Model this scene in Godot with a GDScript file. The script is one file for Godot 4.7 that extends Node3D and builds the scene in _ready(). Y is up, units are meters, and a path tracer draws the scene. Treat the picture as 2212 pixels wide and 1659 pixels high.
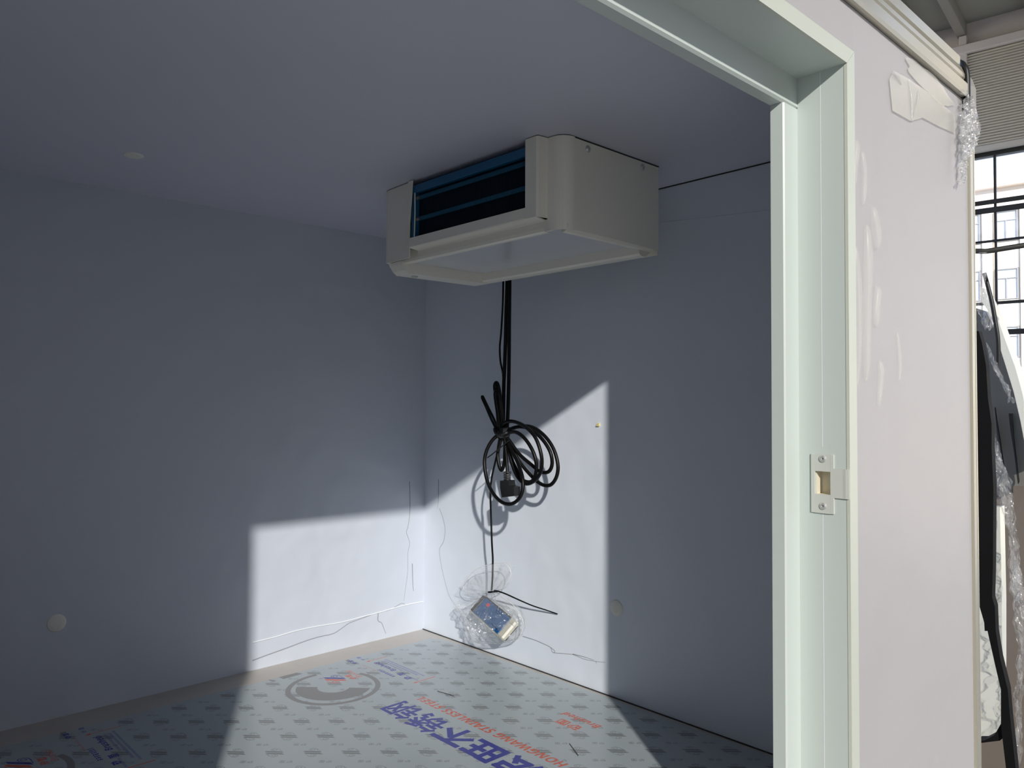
extends Node3D
# A small insulated cargo box seen through its side doorway, standing in a hall.
# x runs along the door wall, z towards the viewer, y up; metres; the camera is the origin.

const FLOOR_Y := -0.6234
const CEIL_Y := 0.447
const WALL_X := 1.3
const WALL_Z := -1.7403
const GROUND := -1.5
const HALL_TURN := 7.0

var mats := {}
var pending_parent: Node3D

func _ready() -> void:
	var cam := Camera3D.new()
	cam.name = "camera"
	cam.fov = 52.9458
	cam.near = 0.02
	cam.far = 400.0
	cam.rotation_order = EULER_ORDER_YXZ
	cam.rotation_degrees = Vector3(1.548, -43.1666, 0.264)
	add_child(cam)
	cam.current = true
	var sky_mat := ProceduralSkyMaterial.new()
	sky_mat.sky_top_color = Color(0.5, 0.7, 1.0)
	sky_mat.sky_horizon_color = Color(1.0, 1.0, 1.0)
	sky_mat.ground_horizon_color = Color(0.62, 0.62, 0.62)
	sky_mat.ground_bottom_color = Color(0.45, 0.45, 0.45)
	sky_mat.sky_energy_multiplier = 1.15
	sky_mat.ground_energy_multiplier = 1.0
	sky_mat.sky_curve = 0.3
	sky_mat.sun_angle_max = 1.0
	var sky := Sky.new()
	sky.sky_material = sky_mat
	var env := Environment.new()
	env.background_mode = Environment.BG_SKY
	env.sky = sky
	env.ambient_light_source = Environment.AMBIENT_SOURCE_SKY
	env.tonemap_mode = Environment.TONE_MAPPER_LINEAR
	env.tonemap_exposure = 1.4
	env.sdfgi_enabled = true
	env.ssao_enabled = true
	env.ssil_enabled = true
	var we := WorldEnvironment.new()
	we.name = "world_environment"
	we.environment = env
	add_child(we)
	var sun := DirectionalLight3D.new()
	sun.name = "sun"
	sun.light_color = Color(1.0, 0.985, 0.955)
	sun.light_energy = 2.4
	sun.light_angular_distance = 1.0
	sun.shadow_enabled = true
	add_child(sun)
	sun.look_at_from_position(Vector3.ZERO, Vector3(0.673, -0.525, -1.0), Vector3.UP)
	make_materials()
	build_hall()
	build_outside()
	build_box()
	build_door()
	build_front_skin()
	build_floor_film()
	build_evaporator()
	build_cables()
	build_bag()
	build_cab()
	build_wall_marks()

# ---------------------------------------------------------------- helpers

func srgb(r: float, g: float, b: float, a := 1.0) -> Color:
	return Color(r / 255.0, g / 255.0, b / 255.0, a)

func mat(key: String, c: Color, rough: float, metal := 0.0, spec := 0.5) -> StandardMaterial3D:
	var m := StandardMaterial3D.new()
	m.resource_name = key
	m.albedo_color = c
	m.roughness = rough
	m.metallic = metal
	m.metallic_specular = spec
	if c.a < 1.0:
		m.transparency = BaseMaterial3D.TRANSPARENCY_ALPHA
		m.cull_mode = BaseMaterial3D.CULL_DISABLED
	mats[key] = m
	return m

func noise_map(sd: int, freq: float, bump: float, kind := 0) -> NoiseTexture2D:
	var n := FastNoiseLite.new()
	n.seed = sd
	n.frequency = freq
	n.noise_type = FastNoiseLite.TYPE_SIMPLEX_SMOOTH
	n.fractal_octaves = 3
	if kind == 1:
		n.fractal_type = FastNoiseLite.FRACTAL_RIDGED
	var t := NoiseTexture2D.new()
	t.width = 512
	t.height = 512
	t.seamless = true
	t.as_normal_map = true
	t.bump_strength = bump
	t.noise = n
	return t

func relief(m: StandardMaterial3D, t: Texture2D, scale_uv: float, strength: float) -> void:
	m.normal_enabled = true
	m.normal_texture = t
	m.normal_scale = strength
	m.uv1_triplanar = true
	m.uv1_world_triplanar = true
	m.uv1_scale = Vector3.ONE * scale_uv

func begin() -> SurfaceTool:
	var st := SurfaceTool.new()
	st.begin(Mesh.PRIMITIVE_TRIANGLES)
	return st

func tri(st: SurfaceTool, a: Vector3, b: Vector3, c: Vector3) -> void:
	var n := (c - a).cross(b - a)
	if n.length_squared() < 1e-18:
		return
	n = n.normalized()
	for v in [a, b, c]:
		st.set_normal(n)
		st.set_uv(Vector2(v.x, v.z))
		st.add_vertex(v)

func quad(st: SurfaceTool, a: Vector3, b: Vector3, c: Vector3, d: Vector3) -> void:
	tri(st, a, b, c)
	tri(st, a, c, d)

# a triangle turned so that it faces away from a point inside
func tri_out(st: SurfaceTool, a: Vector3, b: Vector3, c: Vector3, inside: Vector3) -> void:
	var n := (c - a).cross(b - a)
	if n.dot((a + b + c) / 3.0 - inside) < 0.0:
		tri(st, a, c, b)
	else:
		tri(st, a, b, c)

func box(st: SurfaceTool, lo: Vector3, hi: Vector3, bev := 0.0, xf := Transform3D.IDENTITY) -> void:
	var c := (lo + hi) * 0.5
	var h := (hi - lo) * 0.5
	var r: float = minf(bev, minf(h.x, minf(h.y, h.z)) * 0.95)
	var inside: Vector3 = xf * c
	for ax in 3:
		for sg in [-1.0, 1.0]:
			var u := (ax + 1) % 3
			var w := (ax + 2) % 3
			var p: Array[Vector3] = []
			for k in [[-1, -1], [1, -1], [1, 1], [-1, 1]]:
				var v := c
				v[ax] += sg * h[ax]
				v[u] += k[0] * (h[u] - r)
				v[w] += k[1] * (h[w] - r)
				p.append(xf * v)
			tri_out(st, p[0], p[1], p[2], inside)
			tri_out(st, p[0], p[2], p[3], inside)
	if r <= 0.0:
		return
	for ax in 3:
		var u := (ax + 1) % 3
		var w := (ax + 2) % 3
		for su in [-1.0, 1.0]:
			for sw in [-1.0, 1.0]:
				var p: Array[Vector3] = []
				for k in [[-1, 0], [1, 0], [1, 1], [-1, 1]]:
					var v := c
					v[ax] += k[0] * (h[ax] - r)
					v[u] += su * (h[u] - (r if k[1] == 1 else 0.0))
					v[w] += sw * (h[w] - (0.0 if k[1] == 1 else r))
					p.append(xf * v)
				tri_out(st, p[0], p[1], p[2], inside)
				tri_out(st, p[0], p[2], p[3], inside)
	for sx in [-1.0, 1.0]:
		for sy in [-1.0, 1.0]:
			for sz in [-1.0, 1.0]:
				var q := Vector3(sx, sy, sz)
				var a := c + Vector3(q.x * h.x, q.y * (h.y - r), q.z * (h.z - r))
				var b := c + Vector3(q.x * (h.x - r), q.y * h.y, q.z * (h.z - r))
				var d := c + Vector3(q.x * (h.x - r), q.y * (h.y - r), q.z * h.z)
				tri_out(st, xf * a, xf * b, xf * d, inside)

# a polygon given as (u, v) pairs pushed along an axis: ax 0 -> (y, z), 1 -> (x, z), 2 -> (x, y)
func prism(st: SurfaceTool, poly: PackedVector2Array, ax: int, from: float, to: float) -> void:
	var at := func(p: Vector2, t: float) -> Vector3:
		if ax == 0:
			return Vector3(t, p.x, p.y)
		if ax == 1:
			return Vector3(p.x, t, p.y)
		return Vector3(p.x, p.y, t)
	var axis := Vector3.ZERO
	axis[ax] = 1.0
	var idx := Geometry2D.triangulate_polygon(poly)
	for k in range(0, idx.size(), 3):
		for t in [from, to]:
			var a: Vector3 = at.call(poly[idx[k]], t)
			var b: Vector3 = at.call(poly[idx[k + 1]], t)
			var c: Vector3 = at.call(poly[idx[k + 2]], t)
			tri_out(st, a, b, c, (a + b + c) / 3.0 + axis * ((from + to) * 0.5 - t))
	var area := 0.0
	for i in poly.size():
		area += poly[i].cross(poly[(i + 1) % poly.size()])
	for i in poly.size():
		var p := poly[i]
		var q := poly[(i + 1) % poly.size()]
		var out := Vector2(q.y - p.y, p.x - q.x) * signf(area)
		var a: Vector3 = at.call(p, from)
		var b: Vector3 = at.call(q, from)
		var c: Vector3 = at.call(q, to)
		var d: Vector3 = at.call(p, to)
		var ins: Vector3 = (a + c) * 0.5 - (at.call(out, 0.0) as Vector3)
		tri_out(st, a, b, c, ins)
		tri_out(st, a, c, d, ins)

func flat_pts(v: Array) -> PackedVector3Array:
	var o := PackedVector3Array()
	for k in range(0, v.size(), 3):
		o.append(Vector3(v[k], v[k + 1], v[k + 2]))
	return o

func flat_pts2(v: Array) -> PackedVector2Array:
	var o := PackedVector2Array()
	for k in range(0, v.size(), 2):
		o.append(Vector2(v[k], v[k + 1]))
	return o

func smooth(p: PackedVector3Array, per := 6, closed := false) -> PackedVector3Array:
	var o := PackedVector3Array()
	var n := p.size()
	var last := n if closed else n - 1
	for i in last:
		var a := p[(i - 1 + n) % n] if closed or i > 0 else p[0] * 2.0 - p[1]
		var b := p[i]
		var c := p[(i + 1) % n]
		var d := p[(i + 2) % n] if closed or i + 2 < n else p[n - 1] * 2.0 - p[n - 2]
		for k in per:
			o.append(b.cubic_interpolate(c, a, d, float(k) / per))
	if not closed:
		o.append(p[n - 1])
	return o

# a round rod along a line; r may shrink to r_end; flat squashes it along one direction
func tube(st: SurfaceTool, p: PackedVector3Array, r: float, sides := 8, r_end := -1.0, closed := false) -> void:
	var n := p.size()
	if r_end < 0.0:
		r_end = r
	var rings: Array = []
	var norms: Array = []
	var side := Vector3.ZERO
	for i in n:
		var t: Vector3
		if closed:
			t = (p[(i + 1) % n] - p[(i - 1 + n) % n]).normalized()
		else:
			t = (p[mini(i + 1, n - 1)] - p[maxi(i - 1, 0)]).normalized()
		if side == Vector3.ZERO:
			side = t.cross(Vector3.UP if absf(t.y) < 0.9 else Vector3.RIGHT).normalized()
		side = (side - t * side.dot(t)).normalized()
		var up := t.cross(side)
		var rad := lerpf(r, r_end, float(i) / maxf(1.0, n - 1))
		var ring := PackedVector3Array()
		var nr := PackedVector3Array()
		for k in sides:
			var an := TAU * k / sides
			var dv := side * cos(an) + up * sin(an)
			ring.append(p[i] + dv * rad)
			nr.append(dv)
		rings.append(ring)
		norms.append(nr)
	var last := n if closed else n - 1
	for i in last:
		var j := (i + 1) % n
		for k in sides:
			var m := (k + 1) % sides
			for w in [[i, k], [j, k], [j, m], [i, k], [j, m], [i, m]]:
				st.set_normal(norms[w[0]][w[1]])
				st.set_uv(Vector2(w[0], w[1]))
				st.add_vertex(rings[w[0]][w[1]])
	if not closed:
		for e in [0, n - 1]:
			var ins: Vector3 = p[1] if e == 0 else p[n - 2]
			for k in range(1, sides - 1):
				tri_out(st, rings[e][0], rings[e][k], rings[e][k + 1], ins)

# a smooth sheet from a function of (u, v)
func sheet(st: SurfaceTool, nu: int, nv: int, f: Callable) -> void:
	var p := PackedVector3Array()
	for j in nv + 1:
		for i in nu + 1:
			p.append(f.call(float(i) / nu, float(j) / nv))
	var nm := PackedVector3Array()
	var w := nu + 1
	for j in nv + 1:
		for i in nu + 1:
			var du := p[j * w + mini(i + 1, nu)] - p[j * w + maxi(i - 1, 0)]
			var dv := p[mini(j + 1, nv) * w + i] - p[maxi(j - 1, 0) * w + i]
			var c := dv.cross(du)
			nm.append(c.normalized() if c.length_squared() > 1e-20 else Vector3.UP)
	for j in nv:
		for i in nu:
			for q in [[i, j], [i, j + 1], [i + 1, j + 1], [i, j], [i + 1, j + 1], [i + 1, j]]:
				var k: int = q[1] * w + q[0]
				st.set_normal(-nm[k])
				st.set_uv(Vector2(float(q[0]) / nu, float(q[1]) / nv))
				st.add_vertex(p[k])

# a turned shape: profile of (radius, height) about an axis
func lathe(st: SurfaceTool, prof: PackedVector2Array, xf: Transform3D, sides := 20) -> void:
	for i in prof.size() - 1:
		for k in sides:
			var a0 := TAU * k / sides
			var a1 := TAU * (k + 1) / sides
			var q: Array[Vector3] = []
			for e in [[i, a0], [i + 1, a0], [i + 1, a1], [i, a1]]:
				var pr: Vector2 = prof[e[0]]
				q.append(xf * Vector3(pr.x * cos(e[1]), pr.y, pr.x * sin(e[1])))
			quad(st, q[0], q[1], q[2], q[3])

func numbered(called: String, parent: Node) -> String:
	if not parent.has_node(called):
		return called
	var k := 1
	while parent.has_node("%s_%03d" % [called, k]):
		k += 1
	return "%s_%03d" % [called, k]

func obj(called: String, st: SurfaceTool, material: String, parent: Node3D = null) -> MeshInstance3D:
	var o := MeshInstance3D.new()
	o.mesh = st.commit()
	o.mesh.surface_set_material(0, mats[material])
	var par: Node = parent if parent else self
	o.name = numbered(called, par)
	par.add_child(o, true)
	return o

func thing(called: String, label: String, category: String, at: Vector3, group := "") -> Node3D:
	var o := Node3D.new()
	o.name = numbered(called, self)
	add_child(o, true)
	o.position = at
	tag(o, label, category, group)
	return o

func tag(o: Node3D, label: String, category: String, group := "") -> void:
	o.set_meta("label", label)
	o.set_meta("category", category)
	if group:
		o.set_meta("group", group)

func struct(called: String, st: SurfaceTool, material: String, label := "", category := "") -> MeshInstance3D:
	var o := obj(called, st, material)
	o.set_meta("kind", "structure")
	if label:
		o.set_meta("label", label)
		o.set_meta("category", category)
	return o

# ---------------------------------------------------------------- materials

func make_materials() -> void:
	var soft := noise_map(11, 0.006, 6.0)
	var fine := noise_map(5, 0.02, 4.0)
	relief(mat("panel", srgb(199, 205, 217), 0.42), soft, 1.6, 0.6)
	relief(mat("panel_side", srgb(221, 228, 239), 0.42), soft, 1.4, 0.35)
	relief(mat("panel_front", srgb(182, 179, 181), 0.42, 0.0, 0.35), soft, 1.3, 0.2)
	relief(mat("ceiling_panel", srgb(207, 209, 223), 0.5), soft, 0.9, 0.15)
	mat("frame", srgb(201, 210, 206), 0.38)
	mat("flange", srgb(203, 208, 196), 0.4)
	mat("plate", srgb(205, 208, 202), 0.42)
	mat("latch_tub", srgb(232, 224, 202), 0.5)
	mat("steel", srgb(206, 206, 204), 0.42, 0.6)
	mat("dark", srgb(24, 24, 26), 0.6)
	mat("rubber", srgb(26, 27, 29), 0.45)
	mat("cable", srgb(11, 11, 12), 0.38, 0.0, 0.35)
	relief(mat("floor_steel", srgb(196, 190, 182), 0.42, 0.35), fine, 1.0, 0.3)
	mat("cap", srgb(230, 230, 222), 0.45)
	mat("unit", srgb(242, 239, 228), 0.34)
	mat("unit_tray", srgb(214, 217, 222), 0.2)
	mat("coil_frame", srgb(20, 96, 140), 0.4)
	mat("fin", srgb(8, 34, 54), 0.45, 0.2)
	mat("collar", srgb(16, 84, 116), 0.35, 0.2)
	mat("copper", srgb(150, 140, 124), 0.4, 0.4)
	mat("tear", srgb(150, 152, 158), 0.6)
	mat("crease", srgb(232, 236, 242), 0.35)
	mat("alu", srgb(192, 187, 170), 0.26, 0.5)
	mat("alu_dark", srgb(110, 105, 96), 0.4, 0.3)
	mat("corner_grey", srgb(150, 145, 138), 0.4)
	relief(mat("film", Color(0.93, 0.94, 0.95, 0.17), 0.1), noise_map(21, 0.012, 14.0, 1), 9.0, 0.9)
	relief(mat("film_thin", Color(0.96, 0.96, 0.95, 0.04), 0.12, 0.0, 0.08), noise_map(31, 0.006, 6.0, 1), 2.0, 0.25)
	relief(mat("bag_film", Color(0.95, 0.96, 0.97, 0.1), 0.08), noise_map(23, 0.012, 14.0, 1), 9.0, 0.7)
	mat("film_edge", Color(0.97, 0.97, 0.97, 0.4), 0.15)
	mat("film_fold", Color(0.97, 0.96, 0.93, 0.16), 0.26)
	mat("tape", Color(0.86, 0.85, 0.81, 0.22), 0.2)
	mat("flap", srgb(214, 216, 222), 0.5)
	mat("device", srgb(190, 188, 176), 0.35)
	mat("device_dark", srgb(40, 38, 34), 0.3)
	mat("label_blue", srgb(10, 76, 130), 0.25)
	mat("red", srgb(190, 52, 58), 0.4)
	mat("chip", srgb(226, 212, 150), 0.5)
	mat("hall_wall", srgb(224, 214, 202), 0.8)
	mat("hall_ceiling", srgb(160, 157, 142), 0.85)
	mat("hall_beam", srgb(150, 145, 132), 0.7)
	mat("hall_floor", srgb(182, 180, 174), 0.5)
	mat("shutter", srgb(224, 216, 198), 0.5, 0.2)
	mat("bar", srgb(52, 52, 48), 0.5)
	mat("glass", Color(0.96, 0.98, 0.97, 0.06), 0.03)
	mat("tinted_glass", Color(0.25, 0.26, 0.25, 0.4), 0.02)
	mat("facade", srgb(252, 245, 226), 0.75)
	mat("facade_band", srgb(226, 210, 192), 0.8)
	mat("facade_joint", srgb(232, 220, 202), 0.9)
	mat("facade_frame", srgb(150, 146, 140), 0.6)
	mat("facade_glass", srgb(208, 214, 218), 0.12)
	mat("asphalt", srgb(150, 148, 144), 0.9)
	mat("cab_white", srgb(226, 226, 216), 0.3)
	mat("cab_glass", srgb(122, 121, 112), 0.2)
	mat("cab_brown", srgb(120, 110, 100), 0.35)
	mat("cab_rubber", srgb(15, 15, 16), 0.7, 0.0, 0.3)
	mat("cab_dark", srgb(44, 44, 42), 0.4)

# ---------------------------------------------------------------- the hall

func turned(o: Node3D) -> void:
	o.rotation_degrees.y = HALL_TURN

func hall_struct(called: String, st: SurfaceTool, material: String) -> MeshInstance3D:
	var o := struct(called, st, material)
	turned(o)
	return o

func build_hall() -> void:
	var top := 4.38
	var st := begin()
	box(st, Vector3(-8.3, GROUND - 0.3, -7.3), Vector3(10.3, GROUND, 5.4))
	hall_struct("floor_hall", st, "hall_floor")
	st = begin()
	box(st, Vector3(-8.3, top, -7.3), Vector3(10.3, top + 0.3, -6.6))
	box(st, Vector3(-8.3, top, -6.6), Vector3(-4.0, top + 0.3, -2.4))
	box(st, Vector3(9.7, top, -6.6), Vector3(10.3, top + 0.3, -2.4))
	box(st, Vector3(-8.3, top, -2.4), Vector3(10.3, top + 0.3, 1.5))
	box(st, Vector3(-8.3, top, 1.5), Vector3(8.5, top + 0.3, 5.4))
	box(st, Vector3(9.85, top, 1.5), Vector3(10.3, top + 0.3, 5.4))
	var ceil := hall_struct("ceiling_hall", st, "hall_ceiling")
	for zz in [-2.05, -1.64, -0.95, -0.3, 0.5, 1.3, 2.1, 3.0]:
		st = begin()
		box(st, Vector3(-7.9, top - 0.16, zz - 0.045), Vector3(9.98, top - 0.002, zz + 0.045), 0.006)
		obj("beam", st, "hall_beam", ceil)
	for xx in [7.6, 5.0, 2.4]:
		st = begin()
		box(st, Vector3(xx - 0.06, top - 0.34, -6.9), Vector3(xx + 0.06, top - 0.165, 5.3), 0.006)
		obj("girder", st, "hall_beam", ceil)
	# the wall with the windows: pieces round one long opening
	st = begin()
	box(st, Vector3(10.0, GROUND, -7.3), Vector3(10.3, top, -1.78))
	box(st, Vector3(10.0, GROUND, -1.78), Vector3(10.3, 0.17, 5.4))
	box(st, Vector3(10.0, 2.87, -1.78), Vector3(10.3, top, 5.4))
	var wall := hall_struct("wall_hall_right", st, "hall_wall")
	st = begin()
	box(st, Vector3(9.9, GROUND, -1.66), Vector3(9.998, top - 0.17, -1.585), 0.005)
	obj("column", st, "hall_wall", wall)
	st = begin()
	box(st, Vector3(9.88, 4.0, -1.8), Vector3(9.999, 4.1, 5.3), 0.008)
	obj("ledge", st, "hall_wall", wall)
	# the rolled shutter sheet above the window
	var sh := begin()
	var prof := PackedVector2Array()
	var n := 34
	var lo := 2.925
	var hi := 3.995
	for k in n:
		var y0 := lerpf(lo, hi, float(k) / n)
		var dy := (hi - lo) / n
		prof.append(Vector2(9.945, y0))
		prof.append(Vector2(9.93, y0 + dy * 0.2))
		prof.append(Vector2(9.93, y0 + dy * 0.62))
		prof.append(Vector2(9.955, y0 + dy * 0.74))
		prof.append(Vector2(9.955, y0 + dy * 0.92))
	prof.append(Vector2(9.945, hi))
	prof.append(Vector2(9.99, hi))
	prof.append(Vector2(9.99, lo))
	prism(sh, prof, 2, -1.75, 5.2)
	var shutter := thing("roller_shutter", "grey ribbed metal sheet above the barred hall window", "shutter", Vector3.ZERO)
	turned(shutter)
	obj("curtain", sh, "shutter", shutter)
	st = begin()
	box(st, Vector3(9.925, 2.86, -1.76), Vector3(9.992, 2.925, 5.2), 0.008)
	obj("bottom_rail", st, "shutter", shutter)
	# the window: frame, bars, panes
	st = begin()
	box(st, Vector3(10.02, 0.171, -1.78), Vector3(10.1, 0.22, 5.3))
	box(st, Vector3(10.02, 2.82, -1.78), Vector3(10.1, 2.869, 5.3))
	var win := hall_struct("window_1", st, "bar")
	var zs: Array[float] = []
	for k in 7:
		zs.append(-1.345 + 0.92 * k)
	for z in zs:
		st = begin()
		box(st, Vector3(10.03, 0.22, z - 0.012), Vector3(10.08, 2.82, z + 0.012), 0.004)
		obj("mullion", st, "bar", win)
	for e in [[2.298, 0.026], [2.205, 0.032], [1.856, 0.014], [1.159, 0.018], [0.83, 0.03]]:
		st = begin()
		box(st, Vector3(10.015, e[0] - e[1], -1.775), Vector3(10.029, e[0] + e[1], 5.3), 0.004)
		obj("glazing_bar", st, "bar", win)
	for k in zs.size():
		var z0: float = -1.775 if k == 0 else zs[k - 1] + 0.013
		st = begin()
		box(st, Vector3(10.05, 0.221, z0), Vector3(10.056, 2.819, zs[k] - 0.013))
		obj("pane", st, "glass", win)
	# the other walls; behind the viewer a tall tinted window and an open loading door let the sun in
	st = begin()
	box(st, Vector3(-8.3, GROUND, -7.3), Vector3(10.0, top, -7.0))
	hall_struct("wall_hall_back", st, "hall_wall")
	st = begin()
	box(st, Vector3(-8.3, GROUND, -7.0), Vector3(-8.0, top, 5.4))
	hall_struct("wall_hall_left", st, "hall_wall")
	st = begin()
	box(st, Vector3(-8.0, GROUND, 5.1), Vector3(5.2, -0.8, 5.4))
	box(st, Vector3(-8.0, 4.2, 5.1), Vector3(10.0, top, 5.4))
	box(st, Vector3(-8.0, -0.8, 5.1), Vector3(-7.2, 4.2, 5.4))
	box(st, Vector3(-1.6, -0.8, 5.1), Vector3(5.2, 4.2, 5.4))
	hall_struct("wall_hall_front", st, "hall_wall")
	st = begin()
	box(st, Vector3(-7.2, -0.8, 5.2), Vector3(-7.15, 4.2, 5.3))
	box(st, Vector3(-1.65, -0.8, 5.2), Vector3(-1.6, 4.2, 5.3))
	var high := hall_struct("window_2", st, "bar")
	st = begin()
	box(st, Vector3(-7.149, -0.799, 5.24), Vector3(-1.651, 4.199, 5.244))
	obj("pane", st, "tinted_glass", high)

func build_outside() -> void:
	var st := begin()
	box(st, Vector3(-60, GROUND - 0.6, -80), Vector3(120, GROUND - 0.31, 80))
	struct("ground", st, "asphalt")
	# the building across the yard
	var b := thing("office_building", "pale stone clad building seen through the barred hall window", "building", Vector3.ZERO)
	turned(b)
	st = begin()
	box(st, Vector3(50.12, GROUND - 0.3, -34.0), Vector3(62.0, 12.2, 26.0))
	obj("wall", st, "facade_joint", b)
	st = begin()
	box(st, Vector3(49.75, 12.2, -34.2), Vector3(62.2, 12.75, 26.2), 0.03)
	obj("cornice", st, "facade_band", b)
	st = begin()
	box(st, Vector3(49.95, 11.15, -34.0), Vector3(50.12, 11.2, 26.0))
	obj("string_course", st, "facade_band", b)
	# stone panels, windows between pilasters, in the stretch the window shows
	var pane_mesh: Mesh
	var frame_mesh: Mesh
	var fs := begin()
	box(fs, Vector3(-0.06, -0.85, -0.56), Vector3(0.06, -0.8, 0.56))
	box(fs, Vector3(-0.06, 0.8, -0.56), Vector3(0.06, 0.85, 0.56))
	box(fs, Vector3(-0.06, -0.8, -0.56), Vector3(0.06, 0.8, -0.5))
	box(fs, Vector3(-0.06, -0.8, 0.5), Vector3(0.06, 0.8, 0.56))
	box(fs, Vector3(-0.05, -0.8, -0.025), Vector3(0.05, 0.3, 0.025))
	box(fs, Vector3(-0.05, 0.3, -0.5), Vector3(0.05, 0.35, 0.5))
	frame_mesh = fs.commit()
	var ps := begin()
	box(ps, Vector3(-0.01, -0.8, -0.5), Vector3(0.01, 0.8, 0.5))
	pane_mesh = ps.commit()
	frame_mesh.surface_set_material(0, mats["facade_frame"])
	pane_mesh.surface_set_material(0, mats["facade_glass"])
	var panel_st := begin()
	box(panel_st, Vector3(-0.05, -0.4, -0.245), Vector3(0.05, 0.4, 0.245), 0.008)
	var panel_mesh := panel_st.commit()
	panel_mesh.surface_set_material(0, mats["facade"])
	var wide_st := begin()
	box(wide_st, Vector3(-0.03, -0.8, -0.59), Vector3(0.03, 0.8, 0.59), 0.008)
	var wide_mesh := wide_st.commit()
	wide_mesh.surface_set_material(0, mats["facade"])
	var cols: Array[float] = [-8.0, -6.21, -4.42]
	for z in cols:
		for row in 4:
			var yc := 10.02 - 3.22 * row
			var w := MeshInstance3D.new()
			w.mesh = frame_mesh
			w.name = numbered("window", b)
			b.add_child(w, true)
			w.position = Vector3(50.06, yc, z)
			var p := MeshInstance3D.new()
			p.mesh = pane_mesh
			p.name = "pane"
			w.add_child(p, true)
			p.position = Vector3(0.02, 0, 0)
			var s := MeshInstance3D.new()
			s.mesh = wide_mesh
			s.name = numbered("cladding_panel", b)
			b.add_child(s, true)
			s.position = Vector3(50.09, yc - 1.61, z)
			s.scale = Vector3(1, 0.93, 1)
	for z in [-8.895, -7.105, -5.315, -3.525]:
		for row in 15:
			var s := MeshInstance3D.new()
			s.mesh = panel_mesh
			s.name = numbered("cladding_panel", b)
			b.add_child(s, true)
			s.position = Vector3(49.99, 10.75 - 0.81 * row, z)
	st = begin()
	for k in 30:
		var z := -33.0 + 1.97 * k
		if z > -9.6 and z < -2.9:
			continue
		for row in 3:
			box(st, Vector3(50.0, 9.2 - 3.22 * row, z - 0.5), Vector3(50.11, 10.8 - 3.22 * row, z + 0.5))
	var rest := obj("distant_windows", st, "facade_glass", b)
	rest.set_meta("kind", "stuff")

# ---------------------------------------------------------------- the cargo box

func build_box() -> void:
	var st := begin()
	box(st, Vector3(-0.53, -0.7, WALL_Z - 0.08), Vector3(1.385, 0.561, WALL_Z))
	var left := struct("wall_left", st, "panel")
	st = begin()
	box(st, Vector3(WALL_X, -0.7, WALL_Z), Vector3(1.385, CEIL_Y, -0.4785))
	var right := struct("wall_right", st, "panel_side")
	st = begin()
	box(st, Vector3(-0.53, -0.7, WALL_Z), Vector3(-0.45, CEIL_Y, -0.4785))
	struct("wall_rear", st, "panel")
	st = begin()
	box(st, Vector3(-0.53, CEIL_Y, WALL_Z), Vector3(1.4, 0.561, -0.44))
	var ceil := struct("ceiling", st, "ceiling_panel")
	st = begin()
	box(st, Vector3(-0.45, -0.7, WALL_Z), Vector3(WALL_X - 0.004, FLOOR_Y, -0.4785))
	struct("floor", st, "floor_steel")
	# dark joints along the right wall
	st = begin()
	box(st, Vector3(WALL_X - 0.0015, CEIL_Y - 0.0022, WALL_Z), Vector3(WALL_X + 0.001, CEIL_Y + 0.0005, -0.48))
	struct("trim_1", st, "dark")
	st = begin()
	box(st, Vector3(WALL_X - 0.0039, -0.69, WALL_Z), Vector3(WALL_X - 0.0005, FLOOR_Y + 0.0012, -0.48))
	struct("trim_2", st, "dark")
	# round caps over the panel screws
	var cap_prof := PackedVector2Array([Vector2(0, 0.0035), Vector2(0.010, 0.0032), Vector2(0.0155, 0.002), Vector2(0.0176, 0.0)])
	var spots := [
		[left, Vector3(0.397, -0.4367, WALL_Z), Vector3(PI / 2, 0, 0)],
		[right, Vector3(WALL_X, -0.4325, -1.0561), Vector3(0, 0, PI / 2)],
		[ceil, Vector3(0.4438, CEIL_Y, -1.474), Vector3(PI, 0, 0)],
	]
	for s in spots:
		st = begin()
		lathe(st, cap_prof, Transform3D(Basis.from_euler(s[2]), s[1]), 28)
		obj("screw_cap", st, "cap", s[0])
	# chassis under the box
	st = begin()
	box(st, Vector3(-0.4, -0.86, -1.7), Vector3(1.3, -0.701, -1.55), 0.01)
	box(st, Vector3(-0.4, -0.86, -0.7), Vector3(1.3, -0.701, -0.55), 0.01)
	for x in [-0.35, 1.15]:
		for z in [-1.69, -0.69]:
			box(st, Vector3(x, GROUND, z), Vector3(x + 0.1, -0.861, z + 0.13), 0.01)
	struct("trim_3", st, "cab_dark")

func right_jamb_boxes(st: SurfaceTool) -> void:
	var lo := -0.69
	var hi := 0.416
	box(st, Vector3(0.9257, lo, -0.46), Vector3(0.9462, hi, -0.439))
	box(st, Vector3(0.9257, lo, -0.4195), Vector3(0.9462, hi, -0.4005))
	box(st, Vector3(0.9257, lo, -0.439), Vector3(0.9462, -0.1085, -0.4195))
	box(st, Vector3(0.9257, -0.0785, -0.439), Vector3(0.9462, hi, -0.4195))
	# the rebate the door closes on, its edge eased
	var p := flat_pts2([0.8906, -0.478, 0.8906, -0.4618, 0.8924, -0.46, 0.9462, -0.46, 0.9462, -0.478])
	prism(st, p, 1, lo, 0.3766)

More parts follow.
